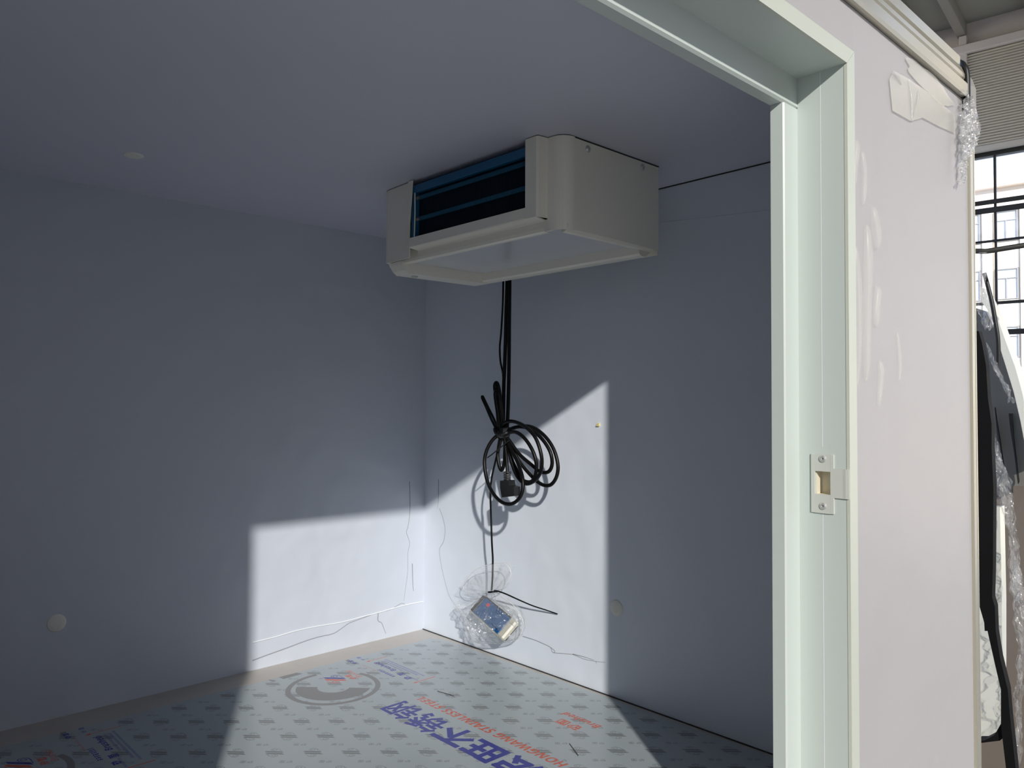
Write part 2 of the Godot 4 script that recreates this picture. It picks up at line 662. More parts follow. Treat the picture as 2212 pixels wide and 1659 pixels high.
func build_door() -> void:
	var door := Node3D.new()
	door.name = "door_1"
	add_child(door)
	door.set_meta("kind", "structure")
	var st := begin()
	right_jamb_boxes(st)
	obj("jamb", st, "frame", door)
	st = begin()
	box(st, Vector3(0.92555, -0.05, -0.4305), Vector3(0.9258, 0.4155, -0.4297))
	obj("seam", st, "crease", door)
	st = begin()
	box(st, Vector3(0.92555, -0.69, -0.4305), Vector3(0.9258, -0.1315, -0.4297))
	obj("seam", st, "crease", door)
	# flange lapping over the outside skin, mitred at the corner
	st = begin()
	prism(st, flat_pts2([0.9252, -0.69, 0.9464, -0.69, 0.9464, 0.4352, 0.9252, 0.4152]), 2, -0.4004, -0.3965)
	obj("flange", st, "flange", door)
	st = begin()
	box(st, Vector3(-0.1102, -0.69, -0.46), Vector3(-0.101, 0.416, -0.4005))
	prism(st, flat_pts2([-0.066, -0.478, -0.066, -0.4618, -0.0678, -0.46, -0.1102, -0.46, -0.1102, -0.478]), 1, -0.69, 0.3766)
	obj("jamb", st, "frame", door)
	st = begin()
	prism(st, flat_pts2([-0.1, -0.69, -0.1107, -0.69, -0.1107, 0.4352, -0.1, 0.4152]), 2, -0.4004, -0.3965)
	obj("flange", st, "flange", door)
	st = begin()
	box(st, Vector3(-0.1102, 0.4159, -0.46), Vector3(0.9462, 0.436, -0.4005))
	prism(st, flat_pts2([0.3768, -0.478, 0.3768, -0.463, 0.3795, -0.46, 0.436, -0.46, 0.436, -0.478]), 0, -0.1102, 0.9462)
	obj("head", st, "frame", door)
	st = begin()
	prism(st, flat_pts2([-0.0893, 0.4157, 0.925, 0.4157, 0.9462, 0.4357, -0.1105, 0.4357]), 2, -0.4004, -0.3965)
	obj("flange", st, "flange", door)
	st = begin()
	box(st, Vector3(-0.09, -0.69, -0.478), Vector3(0.9257, -0.64, -0.4005))
	obj("sill", st, "frame", door)
	# cream tub sunk behind the strike
	st = begin()
	box(st, Vector3(0.9395, -0.1084, -0.4389), Vector3(0.941, -0.0786, -0.4196))
	box(st, Vector3(0.9268, -0.0795, -0.4389), Vector3(0.9395, -0.0786, -0.4196))
	box(st, Vector3(0.9268, -0.1084, -0.4389), Vector3(0.9395, -0.1076, -0.4196))
	box(st, Vector3(0.9268, -0.1076, -0.4389), Vector3(0.9395, -0.0795, -0.4381))
	obj("latch_pocket", st, "latch_tub", door)
	# strike plate with its lip, cut round the pocket
	st = begin()
	var y0 := -0.1306
	var y1 := -0.0585
	var x0 := 0.9236
	var x1 := 0.9254
	box(st, Vector3(x0, y0, -0.444), Vector3(x1, y1, -0.4388), 0.0004)
	box(st, Vector3(x0, y0, -0.4199), Vector3(x1, y1, -0.4152), 0.0004)
	box(st, Vector3(x0, y0, -0.439), Vector3(x1, -0.1075, -0.4197))
	box(st, Vector3(x0, -0.0796, -0.439), Vector3(x1, y1, -0.4197))
	var lip := flat_pts2([0.9252, -0.4156, 0.9252, -0.4015, 0.9251, -0.3975, 0.9235, -0.3972, 0.9232, -0.401, 0.9236, -0.4045, 0.9236, -0.4156])
	prism(st, lip, 1, -0.1108, -0.0754)
	var strike := obj("strike_plate", st, "plate", door)
	for y in [-0.0642, -0.1218]:
		st = begin()
		var sp := PackedVector2Array([Vector2(0.0006, 0.0006), Vector2(0.0012, 0.0006), Vector2(0.0016, 0.0014), Vector2(0.003, 0.0017), Vector2(0.0042, 0.0011), Vector2(0.0046, 0.0)])
		lathe(st, sp, Transform3D(Basis.from_euler(Vector3(0, 0, PI / 2)), Vector3(x0, y, -0.4288)), 20)
		obj("screw", st, "steel", strike)
	# loose film hanging on the far jamb, outside the view
	st = begin()
	prism(st, flat_pts2([-0.09, 0.06, -0.064, 0.045, -0.047, 0.0, -0.03, -0.08, -0.008, -0.2, 0.0, -0.3, 0.0, -0.5, -0.09, -0.62]), 2, -0.4795, -0.4785)
	obj("protective_film", st, "flap", door)

func build_front_skin() -> void:
	var st := begin()
	box(st, Vector3(0.9465, -0.7, -0.478), Vector3(1.385, 0.494, -0.4005))
	box(st, Vector3(-0.53, 0.4362, -0.478), Vector3(0.9465, 0.494, -0.4005))
	box(st, Vector3(-0.53, -0.7, -0.478), Vector3(-0.1107, 0.4362, -0.4005))
	box(st, Vector3(-0.1107, -0.7, -0.478), Vector3(0.9465, -0.691, -0.4005))
	var wall := struct("wall_front", st, "panel_front")
	# roof edge extrusion with a groove
	st = begin()
	var prof := flat_pts2([0.4945, -0.4006, 0.4945, -0.3925, 0.4985, -0.39, 0.513, -0.3898, 0.5165, -0.392, 0.5185, -0.396, 0.521, -0.3966, 0.5235, -0.394, 0.53, -0.394, 0.543, -0.3985, 0.5535, -0.407, 0.561, -0.4175, 0.565, -0.43, 0.5655, -0.46, 0.5612, -0.46, 0.5612, -0.4006])
	prism(st, prof, 0, -0.53, 1.356)
	struct("trim_4", st, "alu")
	# upright corner extrusion, grooved
	st = begin()
	var cp := flat_pts2([1.3852, -0.47, 1.3852, -0.3985, 1.3872, -0.397, 1.3885, -0.3985, 1.3895, -0.402, 1.391, -0.402, 1.392, -0.398, 1.402, -0.397, 1.403, -0.3995, 1.405, -0.3995, 1.406, -0.397, 1.411, -0.3975, 1.4115, -0.4005, 1.4135, -0.4005, 1.415, -0.3985, 1.421, -0.402, 1.4255, -0.41, 1.427, -0.425, 1.427, -0.47])
	prism(st, cp, 1, -0.7, 0.48)
	struct("trim_5", st, "alu")
	# moulded corner cap and its black gasket
	var capo := thing("corner_cap", "rounded grey plastic cap on the top corner of the white box", "corner cap", Vector3(1.42, 0.47, -0.43))
	st = begin()
	var pc := flat_pts2([0.467, -0.3975, 0.527, -0.3975, 0.545, -0.403, 0.557, -0.412, 0.5655, -0.4235, 0.569, -0.44, 0.5695, -0.47, 0.467, -0.47])
	prism(st, pc, 0, 1.366, 1.424)
	var pc2 := flat_pts2([0.468, -0.404, 0.527, -0.404, 0.544, -0.411, 0.556, -0.424, 0.561, -0.44, 0.562, -0.47, 0.468, -0.47])
	prism(st, pc2, 0, 1.424, 1.437)
	var prev := pc
	shift(obj("shell", st, "corner_grey", capo), capo)
	st = begin()
	var gp := PackedVector3Array()
	for p in prev:
		if p.y > -0.469:
			gp.append(Vector3(1.362 + 0.042 * smoothstep(-0.398, -0.43, p.y), p.x + 0.003 * smoothstep(0.5, 0.55, p.x), p.y + 0.0045))
	gp.append(Vector3(1.41, 0.573, -0.465))
	tube(st, smooth(gp, 4), 0.0048, 8)
	shift(obj("gasket", st, "rubber", capo), capo)
	# thin clear film over the outside skin
	st = begin()
	var nz := FastNoiseLite.new()
	nz.seed = 4
	nz.frequency = 9.0
	sheet(st, 70, 60, func(u: float, v: float) -> Vector3:
		var x := lerpf(0.9475, 1.384, u)
		var y := lerpf(-0.69, 0.4925, v)
		var near := exp(-pow((x - 0.985) / 0.03, 2.0)) * smoothstep(-0.12, 0.05, y) * smoothstep(0.42, 0.3, y)
		var w := 0.0008 + 0.00012 * (nz.get_noise_2d(x * 1.4, y * 0.25) + 1.0)
		w += near * (0.0032 + 0.0022 * sin((x - 0.95) * 130.0 + nz.get_noise_2d(y * 0.4, 3.0) * 4.0))
		return Vector3(x, y, -0.4 + w))
	obj("protective_film", st, "film_thin", wall)
	for e in [[0.951, 0.33, 0.27, 0.004], [0.952, 0.2, 0.02, 0.0045], [0.974, 0.32, 0.25, 0.0035], [0.981, 0.23, 0.03, 0.006], [1.008, 0.255, 0.2, 0.006], [1.012, 0.155, 0.1, 0.005], [1.02, 0.06, 0.0, 0.004], [1.085, 0.1, 0.035, 0.0025]]:
		st = begin()
		var wob := rand_from_seed(int(e[0] * 1000.0))[0] % 100 * 0.06
		sheet(st, 12, 40, func(u: float, v: float) -> Vector3:
			var y := lerpf(e[1], e[2], v)
			var fat := sqrt(maxf(0.0, 1.0 - pow(2.0 * v - 1.0, 4.0))) * (0.9 + 0.1 * sin(v * 5.0 + wob))
			var an := PI * u
			return Vector3(e[0] + 0.003 * sin(v * 4.0 + wob) - cos(an) * e[3] * 1.5 * fat, y, -0.3995 + sin(an) * e[3] * 1.5 * fat))
		obj("film_fold", st, "film_fold", wall)
	st = begin()
	var blob := PackedVector2Array()
	for k in 40:
		var an := TAU * k / 40.0
		var wv := 1.0 + 0.09 * sin(an * 5.0 + 1.0) + 0.04 * sin(an * 9.0)
		blob.append(Vector2(1.215 + cos(an) * 0.095 * wv, minf(0.493, 0.474 - cos(an) * 0.004 + sin(an) * 0.017 * wv)))
	prism(st, blob, 2, -0.3986, -0.3982)
	obj("loose_film", st, "tape", wall)
	# a patch of packing tape, and film bunched at the corner
	st = begin()
	prism(st, flat_pts2([1.06, 0.436, 1.075, 0.452, 1.129, 0.4565, 1.2, 0.459, 1.32, 0.456, 1.32, 0.427, 1.25, 0.42, 1.181, 0.4155, 1.136, 0.399, 1.07, 0.396]), 2, -0.3984, -0.3979)
	var tape := obj("packing_tape", st, "tape")
	tag(tape, "strip of creased clear packing tape stuck near the white box's top corner", "tape")
	for e in [[1.128, 0.455, 1.137, 0.4, 0.0018], [1.165, 0.45, 1.139, 0.4, 0.0014], [1.072, 0.448, 1.10, 0.44, 0.0022]]:
		st = begin()
		tube(st, PackedVector3Array([Vector3(e[0], e[1], -0.3975), Vector3((e[0] + e[2]) / 2 + 0.002, (e[1] + e[3]) / 2, -0.3962), Vector3(e[2], e[3], -0.3975)]), e[4], 6, e[4] * 0.5)
		obj("crease", st, "film", tape)
	var bunch := thing("film_bunch", "crumpled clear plastic film bunched at the white box's top corner", "plastic film", Vector3(1.36, 0.4, -0.39))
	var rng := RandomNumberGenerator.new()
	rng.seed = 77
	for k in 9:
		st = begin()
		var x := 1.325 + 0.0075 * k
		var y_hi := rng.randf_range(0.42, 0.5)
		var y_lo := rng.randf_range(0.33, 0.39) if k < 3 else rng.randf_range(0.385, 0.43)
		var ph := rng.randf() * TAU
		var wd := rng.randf_range(0.006, 0.013)
		sheet(st, 6, 26, func(u: float, v: float) -> Vector3:
			var y := lerpf(y_hi, y_lo, v)
			var pinch := 0.35 + 0.65 * absf(sin(v * 5.0 + ph))
			var jag := 0.004 * sin(v * 31.0 + ph) + 0.003 * sin(v * 57.0 + u * 5.0)
			return Vector3(x + (u - 0.5) * wd * 2.0 * pinch + jag + 0.012 * v * sin(ph), y + (u - 0.5) * 0.006, -0.391 + 0.005 * sin(u * 6.0 + v * 23.0 + ph) + 0.006 * sin(v * PI)))
		shift(obj("film_strip", st, "film", bunch), bunch)

# keeps a shape modelled in scene coordinates where it is under a moved parent
func shift(o: Node3D, parent: Node3D) -> void:
	o.position -= parent.position

# ---------------------------------------------------------------- the printed film on the floor

var page: Image
const RES := 1550.0
const U0 := 0.55
const X0 := -0.01

func to_px(p: Vector2) -> Vector2:
	return Vector2((-p.y - U0) * RES, (p.x - X0) * RES)

# even-odd fill of contours in pixels
func fill(loops: Array, c: Color) -> void:
	var lo := INF
	var hi := -INF
	for l in loops:
		for p: Vector2 in l:
			lo = minf(lo, p.y)
			hi = maxf(hi, p.y)
	var h := page.get_height()
	for row in range(maxi(0, int(floor(lo))), mini(h - 1, int(ceil(hi))) + 1):
		var y := row + 0.5
		var xs: Array[float] = []
		for l in loops:
			var n: int = l.size()
			for i in n:
				var a: Vector2 = l[i]
				var b: Vector2 = l[(i + 1) % n]
				if (a.y <= y) != (b.y <= y):
					xs.append(a.x + (y - a.y) / (b.y - a.y) * (b.x - a.x))
		xs.sort()
		for k in range(0, xs.size() - 1, 2):
			var x0 := int(round(xs[k]))
			var x1 := int(round(xs[k + 1]))
			if x1 > x0:
				page.fill_rect(Rect2i(x0, row, x1 - x0, 1), c)

# world (x, z) polygon
func ink(poly: Array, c: Color) -> void:
	var l := PackedVector2Array()
	for p: Vector2 in poly:
		l.append(to_px(p))
	fill([l], c)

func line(pts: Array, wide: float, c: Color) -> void:
	for i in pts.size() - 1:
		var a: Vector2 = pts[i]
		var b: Vector2 = pts[i + 1]
		var d := (b - a).normalized()
		var n := Vector2(-d.y, d.x) * wide * 0.5
		var e := d * wide * 0.35
		ink([a - e + n, b + e + n, b + e - n, a - e - n], c)

# lettering frame: o is the baseline start, reading runs along -z, up is -x
func at_text(o: Vector2, p: Vector2, slant: float) -> Vector2:
	return o + Vector2(-p.y, -(p.x + slant * p.y))

func letters(text: String, o: Vector2, high: float, long: float, slant: float, bold: bool, c: Color) -> void:
	var f := SystemFont.new()
	f.font_names = PackedStringArray(["Droid Sans"])
	f.font_weight = 700 if bold else 400
	var tm := TextMesh.new()
	tm.text = text
	tm.font = f
	tm.font_size = 64
	tm.pixel_size = 0.01
	tm.depth = 0.0
	tm.curve_step = 1.0
	tm.horizontal_alignment = HORIZONTAL_ALIGNMENT_LEFT
	var arr := tm.get_mesh_arrays()
	var v: PackedVector3Array = arr[Mesh.ARRAY_VERTEX]
	var idx: PackedInt32Array = arr[Mesh.ARRAY_INDEX]
	var lo := Vector2(INF, INF)
	var hi := -lo
	for p in v:
		lo = lo.min(Vector2(p.x, p.y))
		hi = hi.max(Vector2(p.x, p.y))
	var ky := high / (hi.y - lo.y)
	var kx := long / (hi.x - lo.x)
	var q := PackedVector2Array()
	for p in v:
		q.append(to_px(at_text(o, Vector2((p.x - lo.x) * kx, (p.y - lo.y) * ky), slant)))
	if idx.is_empty():
		for k in range(0, q.size(), 3):
			fill([PackedVector2Array([q[k], q[k + 1], q[k + 2]])], c)
	else:
		for k in range(0, idx.size(), 3):
			fill([PackedVector2Array([q[idx[k]], q[idx[k + 1]], q[idx[k + 2]]])], c)

var glyphs := {}

func make_glyphs() -> void:
	var gold := [[0.2, 0, 0.03, 0.26], [0.15, 0.16, 0.42, 0.16], [0.1, 0.38, 0.4, 0.38], [0.03, 0.58, 0.42, 0.58], [0.24, 0.38, 0.24, 0.93, 0.42, 0.8]]
	glyphs["hong"] = [[0.5, 0, 0.53, 0.12], [0.1, 0.32, 0.1, 0.16, 0.92, 0.16, 0.88, 0.32], [0.1, 0.44, 0.92, 0.44], [0.42, 0.28, 0.1, 0.96], [0.5, 0.52, 0.35, 0.86, 0.82, 0.84], [0.68, 0.66, 0.86, 0.97]]
	glyphs["wang"] = [[0.08, 0.1, 0.38, 0.1, 0.38, 0.9, 0.08, 0.9, 0.08, 0.1], [0.08, 0.5, 0.38, 0.5], [0.5, 0.12, 0.96, 0.12], [0.53, 0.5, 0.93, 0.5], [0.46, 0.9, 1.0, 0.9], [0.73, 0.12, 0.73, 0.9]]
	glyphs["bu"] = [[0.04, 0.1, 0.96, 0.1], [0.56, 0.1, 0.07, 0.7], [0.52, 0.36, 0.52, 1.0], [0.6, 0.42, 0.94, 0.72]]
	glyphs["xiu"] = gold + [[0.88, 0.0, 0.55, 0.1], [0.49, 0.23, 0.98, 0.23], [0.73, 0.06, 0.73, 0.48], [0.7, 0.26, 0.48, 0.48], [0.76, 0.26, 0.98, 0.46], [0.5, 0.58, 0.85, 0.58, 0.8, 0.74, 0.96, 0.74, 0.9, 0.97, 0.78, 0.92], [0.64, 0.58, 0.6, 0.76, 0.46, 0.98]]
	glyphs["gang"] = gold + [[0.53, 0.98, 0.53, 0.08, 0.96, 0.08, 0.96, 0.96, 0.86, 0.93], [0.63, 0.25, 0.86, 0.74], [0.85, 0.23, 0.61, 0.76]]
	glyphs["sha"] = [[0.03, 0.12, 0.42, 0.12], [0.22, 0.12, 0.05, 0.55], [0.14, 0.46, 0.38, 0.46, 0.38, 0.88, 0.14, 0.88, 0.14, 0.46], [0.7, 0.02, 0.7, 0.5], [0.57, 0.15, 0.48, 0.42], [0.84, 0.15, 0.96, 0.4], [0.92, 0.5, 0.45, 0.97]]
	glyphs["mian"] = [[0.03, 0.08, 0.97, 0.08], [0.48, 0.08, 0.42, 0.27], [0.1, 0.27, 0.9, 0.27, 0.9, 0.95, 0.1, 0.95, 0.1, 0.27], [0.37, 0.27, 0.37, 0.95], [0.63, 0.27, 0.63, 0.95], [0.37, 0.5, 0.63, 0.5], [0.37, 0.72, 0.63, 0.72]]

# one character: o lower left, reading direction and down direction given
func glyph(key: String, o: Vector2, read: Vector2, down: Vector2, wide: float, c: Color) -> void:
	for s: Array in glyphs[key]:
		var pts: Array = []
		for k in range(0, s.size(), 2):
			pts.append(o + read * s[k] - down * (1.0 - s[k + 1]))
		line(pts, wide, c)

const AX := Vector2(0.7071, 0.7071)
const BX := Vector2(-0.7071, 0.7071)

func diag(o: Vector2, a: float, b: float) -> Vector2:
	return o + AX * a + BX * b

func emblem(o: Vector2, k: float, c1: Color, c2: Color) -> void:
	for sg in [1.0, -1.0]:
		var c: Color = c1 if sg > 0.0 else c2
		var p: Array = []
		for q in [[-0.0205, -0.0062], [0.0095, -0.0062], [0.0165, -0.0009], [-0.0135, -0.0009]]:
			p.append(diag(o, q[0] * k * sg, q[1] * k * sg))
		ink(p, c)
		# the line that leaves the bar and curls into a spiral
		var s: Array = [diag(o, 0.0135 * k * sg, -0.0045 * k * sg), diag(o, 0.0075 * k * sg, -0.0105 * k * sg), diag(o, 0.003 * k * sg, -0.0148 * k * sg), diag(o, -0.001 * k * sg, -0.0168 * k * sg)]
		for e in 15:
			var an := -1.9 - e * 0.62
			var rr := 0.0056 * (1.0 - e / 20.0)
			s.append(diag(o, (-0.0035 + rr * cos(an) * 1.2) * k * sg, (-0.0118 + rr * sin(an) * 0.9) * k * sg))
		line(s, 0.0009 * k, c)

func set_marks(dx: float) -> void:
	# one repeat of the big print: ring, blocks, coloured emblem, blue box of words
	var grey := srgb(128, 127, 127)
	var blue := srgb(28, 36, 146)
	var red := srgb(210, 86, 52)
	var c := Vector2(0.888 + dx, -1.516)
	var ring: Array = []
	var a0 := -1.18
	var a1 := 4.05
	for k in 81:
		var an := lerpf(a0, a1, k / 80.0)
		ring.append(diag(c, cos(an) * 0.102, sin(an) * 0.102))
	for k in 81:
		var an := lerpf(a1, a0, k / 80.0)
		ring.append(diag(c, cos(an) * 0.0905, sin(an) * 0.0905))
	ink(ring, grey)
	var half: Array = []
	for k in 41:
		var an := PI * k / 40.0
		half.append(diag(c, cos(an) * 0.081, sin(an) * 0.076))
	for k in 41:
		var an := PI * (1.0 - k / 40.0)
		half.append(diag(c, cos(an) * 0.035, sin(an) * 0.031))
	ink(half, grey)
	for b in [[0.828, -1.656, 0.872, -1.656, 0.88, -1.64, 0.831, -1.637], [0.803, -1.656, 0.806, -1.656, 0.815, -1.64, 0.806, -1.638], [1.002, -1.656, 1.011, -1.656, 1.01, -1.643, 0.998, -1.636]]:
		var p: Array = []
		for k in range(0, 8, 2):
			p.append(Vector2(b[k] + dx, b[k + 1]))
		ink(p, grey)
	emblem(Vector2(0.917 + dx, -1.559), 1.5, blue, red)
	letters("Brushed", Vector2(0.972 + dx, -1.532), 0.013, 0.054, 0.15, false, red)
	for k in 2:
		glyph(["mian", "sha"][k], Vector2(0.957 + dx, -1.548 + 0.018 * k), Vector2(0, -0.015), Vector2(0.013, 0), 0.0018, red)
	for z in [-1.6115, -1.419]:
		line([Vector2(1.094 + dx, z), Vector2(1.04 + dx, z)], 0.0022, red)
		ink([Vector2(1.031 + dx, z), Vector2(1.042 + dx, z - 0.0042), Vector2(1.042 + dx, z + 0.0042)], red)
	letters("Brushed", Vector2(1.0545 + dx, -1.514), 0.0135, 0.076, 0.15, true, blue)
	var rng := RandomNumberGenerator.new()
	rng.seed = 9
	for row in [[1.029, -1.482, -1.544, 0.0085], [1.064, -1.505, -1.588, 0.0042], [1.072, -1.455, -1.59, 0.0042], [1.08, -1.44, -1.596, 0.0042], [1.017, -1.54, -1.598, 0.0035], [1.052, -1.425, -1.47, 0.004]]:
		var z: float = row[1]
		var tone: Color = red.lerp(srgb(171, 180, 185), 0.4) if row[0] < 1.02 else (blue if row[3] > 0.006 else blue.lerp(srgb(176, 184, 192), 0.35))
		while z > row[2]:
			var w: float = row[3] * rng.randf_range(0.5, 0.9)
			for j in 3:
				var xx: float = row[0] + dx - row[3] * (0.15 + 0.38 * j)
				line([Vector2(xx, z), Vector2(xx + rng.randf_range(-0.2, 0.2) * row[3], z - w * 0.85)], row[3] * 0.16, tone)
			line([Vector2(row[0] + dx, z - w * 0.45), Vector2(row[0] + dx - row[3], z - w * 0.45)], row[3] * 0.18, tone)
			z -= w + row[3] * 0.3
	glyph("mian", Vector2(1.054 + dx, -1.477), Vector2(0, -0.016), Vector2(0.015, 0), 0.0022, blue)
	glyph("sha", Vector2(1.05 + dx, -1.446), Vector2(0, -0.016), Vector2(0.015, 0), 0.0024, blue)
	for k in 2:
		glyph(["mian", "sha"][k], Vector2(1.012 + dx, -1.634 + 0.016 * k), Vector2(0, -0.012), Vector2(0.009, 0), 0.0017, blue)
		glyph(["mian", "sha"][k], Vector2(1.04 + dx, -1.644 + 0.018 * k), Vector2(0, -0.012), Vector2(0.008, 0), 0.0013, blue.lerp(srgb(171, 180, 185), 0.4))

func build_floor_film() -> void:
	var w := 1716
	var h := 2016
	page = Image.create(w, h, false, Image.FORMAT_RGB8)
	page.fill(srgb(171, 180, 185))
	make_glyphs()
	var tone := srgb(124, 128, 129)
	var faint := srgb(138, 144, 148)
	var row := -2
	for r in range(-22, 6):
		var x := 1.053 + 0.0508 * r
		for c in range(-32, 26):
			var z := -1.031 - 0.0457 * c
			if x < -0.02 or x > 1.3 or -z < U0 - 0.03 or -z > 1.67:
				continue
			if (r + c) % 2 == 0:
				emblem(Vector2(x, z), 1.0, tone, tone)
			else:
				var o := diag(Vector2(x, z), 0.011, -0.003)
				glyph("sha", o, AX * -0.010, BX * -0.0085, 0.0011, faint)
				glyph("mian", o - AX * 0.013, AX * -0.010, BX * -0.0085, 0.0011, faint)
	row = 0
	var blue := srgb(28, 36, 146)
	var red := srgb(206, 84, 50)
	for dx in [0.0, -0.614]:
		set_marks(dx)
		var names := ["hong", "wang", "bu", "xiu", "gang"]
		for k in 5:
			glyph(names[k], Vector2(0.959 + dx, -0.934 - 0.0838 * k), Vector2(0, -0.077), Vector2(0.064, 0), 0.008 if k > 2 else 0.0115, blue)
		letters("HONGWANG STAINLESS STEEL", Vector2(1.0015 + dx, -0.919), 0.0205, 0.421, 0.2, true, red)
		letters("Brushed", Vector2(1.167 + dx, -0.983), 0.0185, 0.092, 0.18, true, red)
		glyph("sha", Vector2(1.135 + dx, -1.004), Vector2(0, -0.027), Vector2(0.023, 0), 0.003, red)
		glyph("mian", Vector2(1.135 + dx, -1.034), Vector2(0, -0.027), Vector2(0.023, 0), 0.003, red)
	var tex := ImageTexture.create_from_image(page)
	var m := mat("floor_film", Color.WHITE, 0.26, 0.0, 0.35)
	m.albedo_texture = tex
	m.texture_filter = BaseMaterial3D.TEXTURE_FILTER_LINEAR_WITH_MIPMAPS
	m.clearcoat_enabled = true
	m.clearcoat = 0.2
	m.clearcoat_roughness = 0.12
	# the sheet itself, cut a little unevenly along the walls
	var st := begin()
	var x_lo := -0.009
	var y := FLOOR_Y + 0.0005
	var edge := func(z: float) -> float:
		return 1.2835 + 0.004 * smoothstep(-1.4, -1.1, z) - 0.02 * smoothstep(-1.62, -1.66, z) + 0.0015 * sin(z * 40.0)
	var far := func(x: float) -> float:
		return -1.656 + 0.002 * sin(x * 17.0) - 0.002 * x
	var nu := 24
	var nv := 24
	for j in nv:
		for i in nu:
			var q: Array[Vector3] = []
			for e in [[i, j], [i + 1, j], [i + 1, j + 1], [i, j + 1]]:
				var t: float = float(e[0]) / nu
				var s: float = float(e[1]) / nv
				var x := lerpf(x_lo, 1.28, t)
				var z := lerpf(-0.555, far.call(x), s)
				x = lerpf(x_lo, edge.call(z), t)
				q.append(Vector3(x, y, z))
			for k in [0, 2, 1, 0, 3, 2]:
				st.set_normal(Vector3.UP)
				st.set_uv(Vector2((-q[k].z - U0) * RES / w, (q[k].x - X0) * RES / h))
				st.add_vertex(q[k])
	var o := obj("floor_film", st, "floor_film")
	tag(o, "printed blue grey protective film covering the steel floor of the box", "floor film")
	for e in [[1.0412, -1.3421, 1.0466, -1.3118, 1.0495, -1.2949], [1.0612, -0.9726, 1.0476, -0.9489, 1.0367, -0.929]]:
		st = begin()
		tube(st, smooth(PackedVector3Array([Vector3(e[0], y + 0.001, e[1]), Vector3(e[2], y + 0.0015, e[3]), Vector3(e[4], y + 0.001, e[5])]), 4), 0.0006, 5)
		var t := obj("thread", st, "cable")
		tag(t, "dark thread lying on the floor film near the end of the lettering" if e[0] < 1.05 else "dark thread lying on the floor film beside the start of the lettering", "thread")

# ---------------------------------------------------------------- the evaporator under the ceiling

